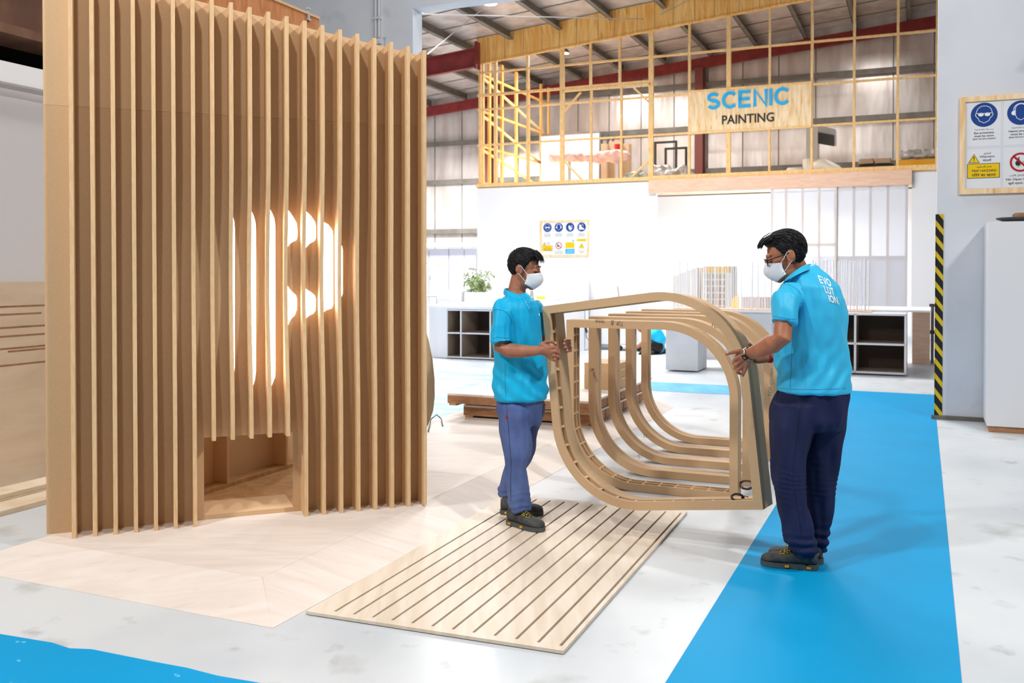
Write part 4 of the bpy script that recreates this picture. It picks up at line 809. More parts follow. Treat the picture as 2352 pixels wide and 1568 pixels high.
# rods
def rods(px0, px1, n, b, seed, lb, yb_, yt_, z0=.951, dp=.38):
    rnd = random.Random(seed); t = empty('rod_screen', RW((px0+px1)/2, 716, b), lb, 'display', 'white rod displays on the counters')
    zb2 = z0+.014; mb = MB(); mb.rb(A(px0, b)-.05, A(px1, b)+.05, b-.03, b+dp+.03, z0, zb2); mb.build('base', M['ply_pink'], t)
    for k in range(n):
        px = px0+(px1-px0)*(k+.5)/n+rnd.uniform(-3, 3); bb_ = b+rnd.uniform(0, dp); q = RW(px, 700, bb_); zt2 = RW(px, yt_+rnd.uniform(-3, 3), bb_).z
        lean = rnd.uniform(-.012, .012); mb = MB(); mb.tube([Vector((q.x, q.y, zb2)), Vector((q.x+lean, q.y, zt2))], .0075, 6); mb.build('rod', M['rod'], t)
rods(1553, 1770, 52, cb2+.6, 3, 'row of thin upright white rods on the counter, left of the right worker', 712, 599)
rods(1868, 1996, 30, cb3+.3, 4, 'row of thin upright white rods above the cubby counter, right of the right worker', 716, 597, .931, .33)
# models behind rods
bm = cb2+2.2
t = empty('model_building', RW(1648, 705, bm), 'beige model tower with yellow top and rows of brown windows behind the rods', 'model')
pbox('tower', 1616, 1681, 611, 712, bm, .5, 'beige_model', '', z0=.0, parent=t); pbox('top_band', 1615, 1677, 611, 626, bm-.01, .4, 'tower_top', '', parent=t)
for i in range(6):
    for j in range(3): pbox('window', 1618+j*17, 1631+j*17, 629+i*15, 640+i*15, bm-.012, .01, 'window_brown', '', parent=t)
a0_, a1__ = A(1549, bm), A(1604, bm); zA_, zB_ = RW(1549, 634, bm).z, RW(1604, 614, bm).z
mb = MB(); mb.prism([(a0_, 0), (a1__, 0), (a1__, zB_), (a0_, zA_)], [], lambda a, z: R(a, bm-.1, z), DD*.5); tag(mb.build('model_block', M['beige_model']), 'beige block with a sloping top behind the rods, left of the tower', 'model')
pbox('storage_box', 1703, 1777, 681, 712, cb2+1.1, .4, 'lam_grey', 'light grey box on the counter behind the rods', z0=TC+.012)
for k, px in enumerate((1686, 1694)):
    mb = MB(); q = RW(px, 712, cb2+1.2); mb.cyl(Vector((q.x, q.y, TC+.012)), .032, .2 if k else .15, 12); mb.cyl(Vector((q.x, q.y, TC+.012+(.2 if k else .15))), .015, .04, 8); tag(mb.build('yellow_bottle', M['yellow_bright']), ['shorter yellow bottle behind the rods', 'taller yellow bottle behind the rods'][k], 'bottle', 'yellow bottles behind the rods')
mb = MB(); q = RW(1424, 690, b22+.4); mb.tube([Vector((q.x, q.y, .941)), Vector((q.x-.05, q.y, 1.26))], .01, 6); tag(mb.build('thin_stick', M['ply_brown']), 'thin brown stick standing above the curved frames', 'stick')
# grey metal cabinets against the far wall
bd = NB-1.2
for k, (x0, x1) in enumerate(((952, 1030), (1031.5, 1093))):
    t = empty('metal_cabinet', R(A((x0+x1)/2, bd), bd, 0), ['grey metal cabinet with orange and red notices, beside the fin wall', 'grey metal cabinet with red topped and grey notices, next to the white wall'][k], 'cabinet', 'grey metal cabinets')
    zt2 = RW(1030, 571, bd).z; a0, a1_ = A(x0, bd), A(x1, bd); mb = MB(); mb.rb(a0, a1_, bd, bd+.6, 0, zt2); mb.build('body', M['grey_door'], t)
    am = A(985 if k == 0 else 1066, bd)
    mb = MB(); mb.rb(am-.01, am+.01, bd-.004, bd, .1, zt2-.05); mb.build('door_gap', M['steel_grey'], t)
    for px in ((988,) if k == 0 else ()): mb = MB(); c = RW(px, 643, bd-.03); mb.tube([c, c+UP*.16], .012, 6); mb.build('handle', M['steel_dark'], t)
    def note(px0, px1, y0, y1, m_): pbox('notice', px0, px1, y0, y1, bd-.012, .008, m_, '', parent=t)
    if k == 0:
        note(997, 1018, 604, 632, 'paper'); note(1000, 1015, 608, 612, 'p_orange'); note(978, 983, 600, 612, 'paper'); note(976, 982, 602, 606, 'p_red'); note(1004, 1011, 615, 624, 'p_grey')
    else: note(1041, 1058, 599, 614, 'paper'); note(1042.5, 1057, 601, 605, 'p_red'); note(1044, 1055, 616, 622, 'p_grey'); note(1076, 1091, 615, 619, 'steel_grey')
mb = MB(); mb.rb(A(960, bd), A(1096, bd), bd-.3, bd+.5, RW(1030, 567, bd-.3).z, RW(1030, 557, bd-.3).z); tag(mb.build('wall_shelf', M['wall_white']), 'white ledge above the grey metal cabinets', 'shelf')
t = empty('metal_table', RW(990, 690, pbt+1.6), 'grey metal table left of the white planters', 'table')
mb = MB(); c = RW(985, 679, pbt+1.6); ca, cb_ = ab(c); mb.rb(ca-.6, ca+.25, cb_, cb_+.6, c.z-.03, c.z); mb.build('top', M['galv'], t)
for da in (-.1, .2): mb = MB(); mb.rb(ca+da-.02, ca+da+.02, cb_, cb_+.04, 0, c.z-.03); mb.build('leg', M['galv'], t)
# ================================================================== THINGS ON THE MEZZANINE DECK
ZD = 4.0; bz = 27.2
A6 = lambda px, b=bz: A(px, b)
t = empty('display_board', R(A6(1310, 28.6), 28.6, ZD), 'large white panel with a dark edge standing on the upper deck', 'panel')
zt2 = RW(1310, 308, 28.6).z; mb = MB(); mb.rb(A6(1243, 28.6), A6(1377, 28.6), 28.6, 28.65, ZD, zt2); mb.build('sheet', M['wall_white'], t)
for (x0, x1, z0, z1) in ((1243, 1377, zt2, zt2+.05), (1376, 1379, ZD, zt2)): mb = MB(); mb.rb(A6(x0, 28.6), A6(x1, 28.6), 28.57, 28.66, z0, z1); mb.build('edge', M['steel_grey'], t)
t = empty('wrapped_roll', R(A6(1340, 26.3), 26.3, ZD), 'long pinkish plastic wrapped bundle lying on grey legs on the upper deck', 'bundle')
mb = MB(); c0, c1_ = RW(1270, 362, 26.3), RW(1438, 358, 26.3); mb.capsule([c0, c0.lerp(c1_, .3), c0.lerp(c1_, .65)-UP*.02, c0.lerp(c1_, .85)+UP*.02, c1_], [.14, .15, .16, .2, .13], 14)
fuse(mb, .03, 2, lambda p, n: .05*noise.noise(p*6)).build('bundle', M['wrap_pink'], t, True)
for px in (1308, 1356, 1418): a = A6(px, 26.3); mb = MB(); mb.rb(a-.04, a+.04, 26.25, 26.32, ZD, c0.z-.1); mb.build('leg', M['galv'], t)
mb = MB(); q = RW(1418, 347, 26.3); mb.cyl(q-UP*.03+UP*.07, .09, .16, 18); tag(mb.build('red_can', M['red_can'], bevel=.004), 'red can with a white top on the pink wrapped bundle', 'can')
for k, (x0, x1, yt, lb) in enumerate(((1380, 1393, 330, 'narrow brown carton beside the white panel on the deck'), (1398, 1424, 325, 'brown carton behind the pink wrapped bundle'), (1430, 1444, 330, 'brown carton right of the red can'))):
    pbox('carton', x0, x1, yt, 415, 27.6+.2*k, .3, 'carton', lb, z0=ZD)
def tube_frame(x0, x1, yt, b, lb, yb_=None):
    t = empty('tube_frame', R(A6((x0+x1)/2, b), b, ZD), lb, 'frame', 'dark tube frames on the deck'); a0, a1_ = A6(x0, b), A6(x1, b); z = RW(x0, yt, b).z
    for a in (a0, a1_): mb = MB(); mb.rb(a-.03, a+.03, b, b+.06, ZD, z); mb.build('upright', M['steel_dark'], t)
    mb = MB(); mb.rb(a0-.03, a1_+.03, b, b+.06, z, z+.06); mb.build('top_bar', M['steel_dark'], t)
tube_frame(1381, 1395, 311, 28.3, 'narrow dark tube frame right of the white panel'); tube_frame(1407, 1430, 317, 28.4, 'dark tube frame behind the red can')
tube_frame(1504, 1552, 330, 27.0, 'taller dark tube frame left of the sign board'); tube_frame(1528, 1575, 344, 26.6, 'lower dark tube frame closest to the sign board')
def heap(name, px, py, b, r_, mname, lb, n=6, seed=1, h=1):
    rnd = random.Random(seed); mb = MB(); q = RW(px, py, b); q.z = ZD+.02
    for k in range(n): mb.ell(q+Vector((rnd.uniform(-1, 1)*r_*.8, rnd.uniform(-.4, .4)*r_, r_*.35*h*(.4+rnd.random()))), (r_*.6, r_*.5, r_*.6*h*rnd.uniform(.6, 1)), nu=12, nv=8)
    o = fuse(mb, r_*.07, 2, lambda p, n_: r_*.16*noise.noise(p*3/r_)*(1 if p.z > ZD+.1 else 0))
    o.v = [Vector((v.x, v.y, max(v.z, ZD+.002))) for v in o.v]; o.build(name, M[mname], smooth=True); tag(bpy.data.objects[S.collection.objects[-1].name], lb, 'heap')
heap('wrapped_heap', 1468, 400, 26.6, .5, 'wrap_green', 'greenish plastic wrapped heap on the upper deck', 7, 3, .9)
heap('wrapped_heap', 1540, 400, 26.2, .55, 'wrap_clear', 'clear plastic wrapped heap under the dark tube frames', 8, 4, 1.0)
heap('sack', 1598, 402, 25.6, .26, 'pvc', 'low cream sack lying below the sign board on the deck', 4, 6, .45)
# duct
t = empty('ventilation_duct', R(A6(1862, 26.5), 26.5, ZD), 'pale square ventilation duct elbow with a white flexible hose', 'duct')
a0, a1_ = A6(1850, 26.5), A6(1878, 26.5); zt2 = RW(1860, 288, 26.5).z; mb = MB(); mb.rb(a0, a1_, 26.5, 26.9, ZD+.55, zt2); mb.build('riser', M['duct'], t, bevel=.01)
mb = MB(); mb.box(R(a1_, 26.5, zt2-.42), RR*.42-UP*.1+DD*.3, DD*.4, UP*.42); mb.build('elbow', M['duct'], t); mb = MB(); mb.box(R(a1_, 26.48, zt2-.5), RR*.42-UP*.1, DD*.02, UP*.3); mb.build('opening', M['steel_dark'], t)
mb = MB(); am = (a0+a1_)/2; mb.cyl(R(am, 26.7, ZD), .26, .6, 20); mb.build('collar', M['pvc'], t)
mb = MB(); mb.tube([R(am, 26.6, ZD+.4), R(am+.3, 26.5, ZD+.42), R(am+.6, 26.5, ZD+.25), R(am+.8, 26.5, ZD+.0)], .17, 14); mb.build('hose', M['pvc'], t, True)
mb = MB(); mb.tube([R(am-.2, 26.4, ZD+.3), R(am-.6, 26.4, ZD+.3), R(am-.66, 26.4, ZD+.2), R(am-.66, 26.4, ZD+.01)], .07, 12); mb.build('pipe', M['pvc'], t, True)
mb = MB(); mb.cyl(R(am-.1, 26.36, ZD+.02), .13, .14, 14); mb.build('blue_valve', M['blue_cap'], t)
# crates
pbox('dark_pallet', 1972, 2052, 379, 386, 25.6, .5, 'black', 'dark pallet under the brown paper bundles on the deck', 'pallet', z0=ZD)
zq = RW(1972, 379, 25.6).z
for k, (x0, x1) in enumerate(((1971, 2006), (2009, 2046))):
    a0, a1_ = A(x0, 25.62), A(x1, 25.62); mb = MB(); mb.rb(a0, a1_, 25.62, 26, zq+.002, zq+.14); o = fuse(mb, .03, 2, lambda p, n: .012*noise.noise(p*9)).build('paper_bundle', M['carton'], smooth=True); o.location.z = zq+.012; tag(o, ['left of two brown paper bundles on the dark pallet', 'right of two brown paper bundles on the dark pallet'][k], 'bundle', 'paper bundles on the deck')
pbox('yellow_crate', 2060, 2165, 369, 382, 25.5, .6, 'crate_yellow', 'yellow orange flat crate on the deck beside the right wall', 'crate', z0=ZD+.16, bev=.01)
bpy.data.objects['yellow_crate'].location.z = ZD+.17
zq = RW(2070, 369, 25.5).z
mb = MB(); mb.rb(A(2066, 25.55), A(2165, 25.55), 25.55, 26, ZD+.17+.22, ZD+.17+.42); o = fuse(mb, .03, 3, lambda p, n: .02*noise.noise(p*7)).build('wrapped_stack', M['wrap_clear'], smooth=True); o.location.z = ZD+.17+.215; tag(o, 'plastic wrapped stack lying on the yellow crate', 'bundle')
pbox('deck_bearer', 2062, 2160, 383, 390, 25.6, .5, 'ply_brown', 'brown bearer under the yellow crate on the deck', 'bearer', z0=ZD)
# ================================================================== PEOPLE
def lerp_tab(tab, y):
    if y <= tab[0][0]: return tab[0][1:]
    for p, q in zip(tab, tab[1:]):
        if y <= q[0]: f_ = (y-p[0])/(q[0]-p[0]); return tuple(a+(b-a)*f_ for a, b in zip(p[1:], q[1:]))
    return tab[-1][1:]
def body_loft(mb, tab, step=9, n=28, pw=.85):
    """tab rows: image height, left, right, distance, half depth -> horizontal slices"""
    y0, y1 = tab[0][0], tab[-1][0]; k = max(2, int((y1-y0)/step)); rings = []
    for i in range(k+1):
        y = y0+(y1-y0)*i/k; L, Rt, Y, hd = lerp_tab(tab, y); pl_, pr_ = P(L, y, Y), P(Rt, y, Y); c = (pl_+pr_)/2; hw = (pr_.x-pl_.x)/2
        rings.append([Vector((c.x+hw*math.copysign(abs(math.cos(a))**pw, math.cos(a)), Y+hd*math.copysign(abs(math.sin(a))**pw, math.sin(a)), c.z)) for a in (2*math.pi*j/n for j in range(n))])
    mb.loft(rings[::-1])
def frame_of(fwd, up=UP):
    x = Vector(fwd).normalized(); y = UP.cross(x).normalized(); z = x.cross(y).normalized(); return x, y, z
def head_parts(mb, o, ax, sc=1.0):
    X, Y, Z = ax; L = lambda x, y, z: o+(X*x+Y*y+Z*z)*sc
    e = lambda c, r_: mb.ell(L(*c), [q*sc for q in r_], ax, 24, 16)
    e((-.014, 0, .035), (.096, .075, .083)); e((.03, 0, -.02), (.06, .062, .085)); e((.03, 0, -.07), (.052, .052, .044)); e((.07, 0, -.098), (.02, .024, .018))
    e((.076, 0, .034), (.018, .05, .014)); e((.084, 0, -.063), (.014, .026, .009)); e((.082, 0, -.076), (.014, .022, .009))
    for s_ in (-1, 1): e((.056, s_*.034, -.030), (.024, .021, .024)); e((.077, s_*.031, .013), (.015, .019, .010)); e((.095, s_*.012, -.036), (.011, .009, .009))
    mb.tube([L(.084, 0, .03), L(.094, 0, .008), L(.108, 0, -.028), L(.104, 0, -.04)], [.008*sc, .010*sc, .014*sc, .009*sc], 10)
    for s_ in (-1, 1):
        mb.ell(L(-.016, s_*.077, -.006), [.017*sc, .009*sc, .028*sc], (( X-Y*s_*.35-Z*.1).normalized(), Y, Z), 14, 10)
        rim = [L(-.016+.019*math.cos(a)-.004*math.sin(a), s_*(.083+.004*math.cos(a+2.6)), -.004+.030*math.sin(a)) for a in (math.radians(-60+k*23) for k in range(13))]
        mb.tube(rim, .0042*sc, 7)
    return L
def hair_mesh(L, side_low, quiff, seed=0, back_low=-.09, nu=72, nv=44, front=.062, sweep=(-1, 0, .1), nst=520, tuft=(), slen=.5):
    mb = MB(); vs = []; rnd = random.Random(seed)
    tab = ((0, front), (30, front-.002), (48, front-.012), (60, .030), (68, .004), (73, side_low), (84, side_low+.012), (92, .018), (106, .01), (120, -.05), (150, back_low), (181, back_low-.01))
    def surf(cx, cy, cz, extra=0):
        x, y, z = -.014+.096*cx, .075*cy, .03+.086*cz; ph = abs(math.degrees(math.atan2(y, x+.014)))
        zh = lerp_tab(tab, ph)[0]; f_ = max(0, min(1, (z-zh+.006)/.022)); f_ = f_*f_*(3-2*f_)
        thick = .005+.013*max(0, (z-.02)/.09)+quiff*max(0, cx)*max(0, min(1, (z-.07)/.03))
        k = -.010+(.010+thick+extra)*f_
        return Vector((x+cx*k, y+cy*k, z+cz*k)), f_
    for i in range(nv+1):
        t = -math.pi/2+math.pi*i/nv
        for j in range(nu):
            p = 2*math.pi*j/nu; c = (math.cos(t)*math.cos(p), math.cos(t)*math.sin(p), math.sin(t))
            q, f_ = surf(*c, noise.noise(Vector((c[0]*3+seed, c[1]*7, c[2]*3)))*.005); vs.append(L(*q))
    fs = []
    for i in range(nv):
        for j in range(nu): k = (j+1) % nu; fs.append((i*nu+j, i*nu+k, (i+1)*nu+k, (i+1)*nu+j))
    mb.add(vs, fs); n = 0; sw = Vector(sweep)
    while n < nst:
        u = Vector((rnd.gauss(0, 1), rnd.gauss(0, 1), rnd.gauss(.3, 1))).normalized(); q, f_ = surf(*u)
        if f_ < .75: continue
        n += 1; d_ = (sw+Vector((rnd.gauss(0, .18), rnd.gauss(0, .25), rnd.gauss(0, .15)))+Vector((0, 0, -.9 if abs(u.y) > .75 or u.x < -.6 else 0))).normalized(); pts = []; ln = slen*rnd.uniform(.6, 1.2); vv = u.copy()
        for k in range(5):
            q, f2 = surf(*vv, .0022*math.sin(math.pi*min(1, k/4+.15))+.0012); pts.append(L(*q)); vv = (vv+(d_-vv*d_.dot(vv))*ln/4).normalized()
        mb.tube(pts, [.0018, .0026, .0026, .0018, .0006], 5)
    for (a, b, c, r_) in tuft:
        for k in range(26):
            j_ = Vector((rnd.gauss(0, .004), rnd.gauss(0, .010), rnd.gauss(0, .004))); e_ = rnd.uniform(.45, 1); A_, B_ = Vector(b), Vector(c); mb.tube([L(*(p+j_*w_)) for p, w_ in ((Vector(a), 1.5), (Vector(a).lerp(A_, .6)+Vector((0, 0, .004)), 1.3), (A_, 1), (A_.lerp(B_, e_), .9))], [r_*.6, r_*.65, r_*.5, r_*.12], 5)
    return mb
def mask_mesh(L, root, ink=True):
    mb = MB(); m_ = 22; n_ = 14; g = []
    for i in range(m_+1):
        s_ = -1+2*i/m_; col = []
        for j in range(n_+1):
            t = j/n_
            cx = .103+.036*math.sin(math.pi*min(1, t*1.05))**.8*(1 if t < .5 else .92)-.012*t; cz = .006-.112*t
            ex, ez = .036+.004*math.sin(math.pi*t), (.002-.098*t)*(.62)-.022
            a = abs(s_); f_ = a**1.9; x = cx*(1-f_)+ex*f_; z = cz*(1-f_)+ez*f_; y = s_*(.071-.004*math.sin(math.pi*t))*(1 if a > .0 else 1)*(a**-.12 if a > .05 else 1)
            x += .004*math.sin(math.pi*a)
            col.append(L(x, y, z))
        g.append(col)
    mb.loft(g, cap=False, close=False); o = mb.build('face_mask', M['mask'], root, True); so = o.modifiers.new('s', 'SOLIDIFY'); so.thickness = .0015
    st_ = MB()
    for s_ in (-1, 1):
        st_.tube([L(.045, s_*.068, -.022), L(.02, s_*.0795, -.004), L(-.006, s_*.085, .020)], .0017, 6)
        st_.tube([L(.048, s_*.066, -.070), L(.024, s_*.073, -.056), L(-.006, s_*.082, -.032)], .0017, 6)
        st_.tube([L(-.006, s_*.085, .020), L(-.026, s_*.083, .016), L(-.032, s_*.083, -.006), L(-.024, s_*.081, -.026), L(-.006, s_*.082, -.032)], .0015, 6)
    st_.build('ear_loop', M['mask'], o); ROOT[o.name] = ROOT[root.name]
    return o
def bvh_of(mb): return BVHTree.FromPolygons([tuple(v) for v in mb.v], mb.f)
def hit(bv, px, py):
    r_ = ray(px, py).normalized(); loc, n_, i, d_ = bv.ray_cast(CAM, r_)
    if loc is None: return None
    if n_.dot(r_) > 0: n_ = -n_
    return loc, n_
def decal_line(name, bv, pts, wd, m_, root, off=.0012, sub=8):
    """thin strip lying on a garment along image points"""
    P2 = []
    for p, q in zip(pts, pts[1:]):
        for k in range(sub): P2.append((p[0]+(q[0]-p[0])*k/sub, p[1]+(q[1]-p[1])*k/sub))
    P2.append(pts[-1]); H = [h for h in (hit(bv, *p) for p in P2) if h]; mb = MB(); vs = []
    for i, (l, n_) in enumerate(H):
        d_ = (H[min(i+1, len(H)-1)][0]-H[max(i-1, 0)][0]).normalized(); s_ = d_.cross(n_).normalized(); vs += [l+n_*off-s_*wd/2, l+n_*off+s_*wd/2]
    if len(H) < 2: return None
    mb.add(vs, [(2*i, 2*i+1, 2*i+3, 2*i+2) for i in range(len(H)-1)]); return mb.build(name, M[m_], root)
def shoe(root, heel, toe_dir, L_, W_, mirror=1, name='shoe', heel_lift=0):
    X = Vector(toe_dir); X.z = 0; X.normalize(); Y = UP.cross(X)
    pt = lambda x, y, z: heel+X*x*L_+Y*y*W_*mirror+UP*(z+heel_lift*(1-x))
    st_ = [(-.0, .20, .03, .085, .0), (.03, .33, .018, .100, 0), (.12, .40, .016, .108, 0), (.22, .39, .016, .108, 0), (.32, .38, .016, .102, 0), (.42, .41, .016, .092, .01), (.55, .47, .016, .079, .02), (.68, .51, .016, .071, .03), (.80, .50, .016, .068, .03), (.90, .44, .016, .063, .02), (.97, .30, .018, .052, 0), (1.0, .13, .024, .044, 0)]
    mb = MB(); rings = []
    for x, hw, zb, zt2, sh in st_:
        rings.append([pt(x, sh+hw*math.cos(a), zb+(zt2-zb)*(.5+.5*math.sin(a)) if math.sin(a) < 0 else (zb+zt2)/2+(zt2-zb)/2*math.sin(a)**.8) for a in (2*math.pi*k/20 for k in range(20))])
    mb.loft(rings); o = mb.build(name, M['shoe'], root, True); sd = o.modifiers.new('s', 'SUBSURF'); sd.levels = sd.render_levels = 1
    ol = [(-.015, .1), (0, .24), (.03, .33), (.07, .385), (.12, .41), (.2, .405), (.3, .395), (.42, .42), (.52, .47), (.6, .51), (.7, .54), (.78, .53), (.86, .48), (.92, .41), (.97, .3), (1.0, .17), (1.01, .02), (1.0, -.11), (.97, -.24), (.92, -.34), (.86, -.4), (.78, -.45), (.7, -.46), (.6, -.45), (.42, -.39), (.3, -.38), (.2, -.39), (.12, -.40), (.07, -.37), (.03, -.31), (0, -.22), (-.015, -.08)]
    mb = MB(); mb.prism([(a, b) for a, b in ol], [], lambda x, y: pt(x, y*1.03, .003), UP*.024); mb.build('sole', M['sole'], o, bevel=.006)
    mb = MB()
    for x, yy in ((.12, .405), (.5, .47)): mb.box(pt(x, -yy+.03, .01), X*.022, Y*.006*mirror*-1, UP*.011); mb.box(pt(x, yy, .01), X*.022, Y*.004*mirror, UP*.011)
    mb.build('sole_insert', M['shoe_yellow'], o)
    mb = MB()
    for k in range(5):
        x = .36+k*.065; z = .112-.0075*k*1.15; mb.tube([pt(x, -.28, z-.016), pt(x+.02, 0, z+.003), pt(x+.05, .28, z-.019)], .0045, 6); mb.tube([pt(x, .28, z-.016), pt(x+.02, 0, z+.006), pt(x+.05, -.28, z-.019)], .0045, 6)
    mb.tube([pt(.36, 0, .106), pt(.33, .3, .112), pt(.4, .42, .09), pt(.42, .1, .104)], .003, 6); mb.build('laces', M['lace'], o)
    mb = MB(); mb.tube([pt(.3, 0, .106), pt(.42, 0, .094), pt(.6, 0, .076)], [(.020, .006), (.020, .006), (.014, .004)], 8); mb.build('tongue', M['shoe'], o, True)
    mb = MB(); mb.tube([pt(.005, 0, .07), pt(.005, 0, .095), pt(.03, 0, .106)], .003, 6); mb.build('heel_tab', M['shoe_yellow'], o)
    return o
def finger(mb, pts, r0, r1): n = len(pts); mb.capsule(pts, [r0+(r1-r0)*i/(n-1) for i in range(n)], 10)
def fold_fn(a, sc, cut=None, extra=None):
    def f(p, n_):
        dm = 1 if cut is None else max(cut[2], min(1, (p.z-cut[0])/cut[1]))
        v = a*noise.noise(Vector((p.x*sc[0]+p.z*sc[3], p.y*sc[1], p.z*sc[2]+p.x*sc[4])))
        v += a*.5*noise.noise(Vector((p.x*sc[0]*2.3, p.y*sc[1]*2, p.z*sc[2]*2.1+5)))
        return v*dm+(extra(p) if extra else 0)
    return f
# ------------------------------------------------------------------ left worker
w1 = empty('person', P(1195, 1200, 5.85), 'dark haired worker in blue polo and faded blue trousers at left, holding the tilted frame', 'person')
w1.location.z = 0; ROOT[w1.name] = Vector(w1.location)
sk = MB(); o1 = P(1205, 619, 5.80); ax1 = frame_of((.95, -.24, -.24)); Lh = head_parts(sk, o1, ax1, .98)
sk.tube([P(1196, 630, 5.81), P(1190, 650, 5.81), P(1187, 668, 5.81), P(1186, 690, 5.81)], [(.056, .054), (.052, .052), (.056, .056), (.075, .07)], 18)
sk.tube([P(1186, 685, 5.81), P(1187, 740, 5.80), P(1192, 850, 5.80), P(1195, 930, 5.82)], [(.085, .11), (.12, .12), (.12, .11), (.115, .11)], 18, ref=(1, 0, 0))
sk.capsule([P(1163, 706, 5.68), P(1152, 755, 5.645), P(1149, 798, 5.625), P(1170, 805, 5.60), P(1205, 806.5, 5.58), P(1236, 805, 5.575)], [.038, .040, .041, .045, .038, .028], 16)
# near hand closing on the left upright
Yh = 5.585
sk.capsule([P(1236, 804, Yh), P(1247, 803, Yh-.005), P(1262, 808, Yh-.005)], [.027, .034, .031], 14)
sk.capsule([P(1246, 793, Yh-.01), P(1258, 800, Yh-.012), P(1264, 818, Yh-.008)], [.02, .026, .019], 12)
for pts, r0 in ((((1244, 790, -.012), (1256, 784, -.016), (1268, 784.5, -.018), (1277, 788.5, -.012)), .0105),
                (((1258, 798, -.014), (1272, 797, -.024), (1281, 801, -.01), (1284, 805, .04)), .0098),
                (((1260, 807, -.014), (1275, 806, -.024), (1284, 810, -.008), (1286, 814, .04)), .0100),
                (((1258, 816, -.012), (1273, 816.5, -.022), (1283, 819, -.008), (1285, 822, .04)), .0096),
                (((1258, 819, -.004), (1267, 825, -.018), (1277, 828, -.008), (1281, 829, .03)), .0088)):
    finger(sk, [P(x, y, Yh+dz) for x, y, dz in pts], r0*1.1, r0*.92)
# far arm and hand gripping the rear strip
sk.capsule([P(1222, 725, 5.93), P(1237, 755, 5.98), P(1245, 787, 6.0), P(1268, 797, 6.0), P(1288, 797, 5.96)], [.034, .038, .040, .034, .027], 14)
sk.capsule([P(1286, 797, 5.965), P(1298, 796, 5.94)], [.028, .031], 12)
for y, x0, x1, rr_ in ((781.5, 1309, 1297, .0098), (789.5, 1309.5, 1295.5, .0102), (798, 1311, 1298, .0100), (805.5, 1311, 1302.5, .0090)):
    finger(sk, [P(1298, y+2, 5.93), P(1308, y, 5.895), P(x0, y, 5.845), P(x1+4, y-.2, 5.80), P(x1, y-.5, 5.782)], rr_, rr_*.9)
sk.capsule([P(1190, 930, 5.80), P(1185, 1040, 5.75), P(1194, 1150, 5.72), P(1194, 1168, 5.72)], [.09, .06, .045, .034], 12)
sk.capsule([P(1215, 930, 5.90), P(1200, 1045, 6.0), P(1162, 1115, 6.06), P(1164, 1135, 6.06)], [.085, .055, .04, .034], 12)
fuse(sk, .0042, 3).build('body', M['skin_a'], w1, True)
def nail(root, px, py, Y, r_, ax=(1, 0, 0)): mb = MB(); mb.ell(P(px, py, Y), (r_, .0016, r_*.8)); mb.build('fingernail', M['nail'], root, True)
nail(w1, 1276.5, 787.5, Yh-.027, .0062); 
for x, y in ((1297, 780.8), (1295.8, 788.8), (1298.2, 797.3), (1302.6, 804.8)): nail(w1, x, y, 5.7735, .0045)
hair_mesh(Lh, -.004, .010, 3, back_low=-.072, front=.072, sweep=(.9, -.35, .05), tuft=(((.04, -.02, .125), (.09, -.03, .10), (.105, -.042, .062), .004), ((.03, .01, .125), (.085, .0, .105), (.112, -.01, .07), .004), ((.05, -.035, .11), (.083, -.05, .085), (.085, -.060, .045), .0035))).build('hair', M['hair'], w1, True)
mask_mesh(Lh, w1)
mb = MB(); mb.tube([Lh(.080, -.047, .036), Lh(.0885, -.03, .043), Lh(.0925, -.014, .040)], [.0022, .004, .003], 7); mb.tube([Lh(.080, .047, .036), Lh(.0885, .03, .043), Lh(.0925, .014, .040)], [.003, .004, .003], 7); mb.build('eyebrows', M['hair'], w1, True)
mb = MB(); 
for s_ in (-1, 1): mb.tube([Lh(.079, s_*.046, .006), Lh(.0905, s_*.035, .003), Lh(.094, s_*.022, .004)], .0018, 6)
mb.build('eyelashes', M['hair'], w1)
# shirt
s1 = MB()
T1 = [(672, 1168, 1206, 5.81, .075), (680, 1157, 1216, 5.81, .13), (690, 1146, 1227, 5.80, .175), (705, 1139, 1234, 5.80, .185), (728, 1135, 1240, 5.80, .18), (760, 1133, 1243, 5.80, .165), (800, 1131.5, 1249, 5.80, .155), (840, 1132, 1255, 5.80, .15), (880, 1133, 1257, 5.80, .152), (900, 1133, 1260, 5.80, .155), (915, 1135, 1256, 5.80, .155), (918, 1140, 1248, 5.80, .14)]
body_loft(s1, T1, 5)
s1.tube([P(1162, 694, 5.70), P(1154, 718, 5.645), P(1150, 750, 5.625), P(1151.5, 786, 5.615)], [(.05, .045), (.066, .06), (.065, .062), (.064, .062)], 20, ref=(0, 1, 0))
s1.tube([P(1222, 700, 5.92), P(1232, 730, 5.96), P(1238, 772, 5.99)], [(.05, .05), (.058, .06), (.056, .06)], 18, ref=(0, 1, 0))
def x1(p):
    if p.z < 1.05 and p.z > .80: return .010*math.sin((p.z*1.0+p.x*.9)*62+3*noise.noise(p*5))*(1.05-p.z)*3*max(0, min(1, (p.z-.78)/.05))
    return 0
sh1 = fuse(s1, .007, 2, fold_fn(.022, (12, 8, 3.0, 6, 4), (.77, .14, .3), x1)); shirt1 = sh1.build('polo_shirt', M['shirt_a'], w1, True); bv1 = bvh_of(sh1); ROOT[shirt1.name] = ROOT[w1.name]
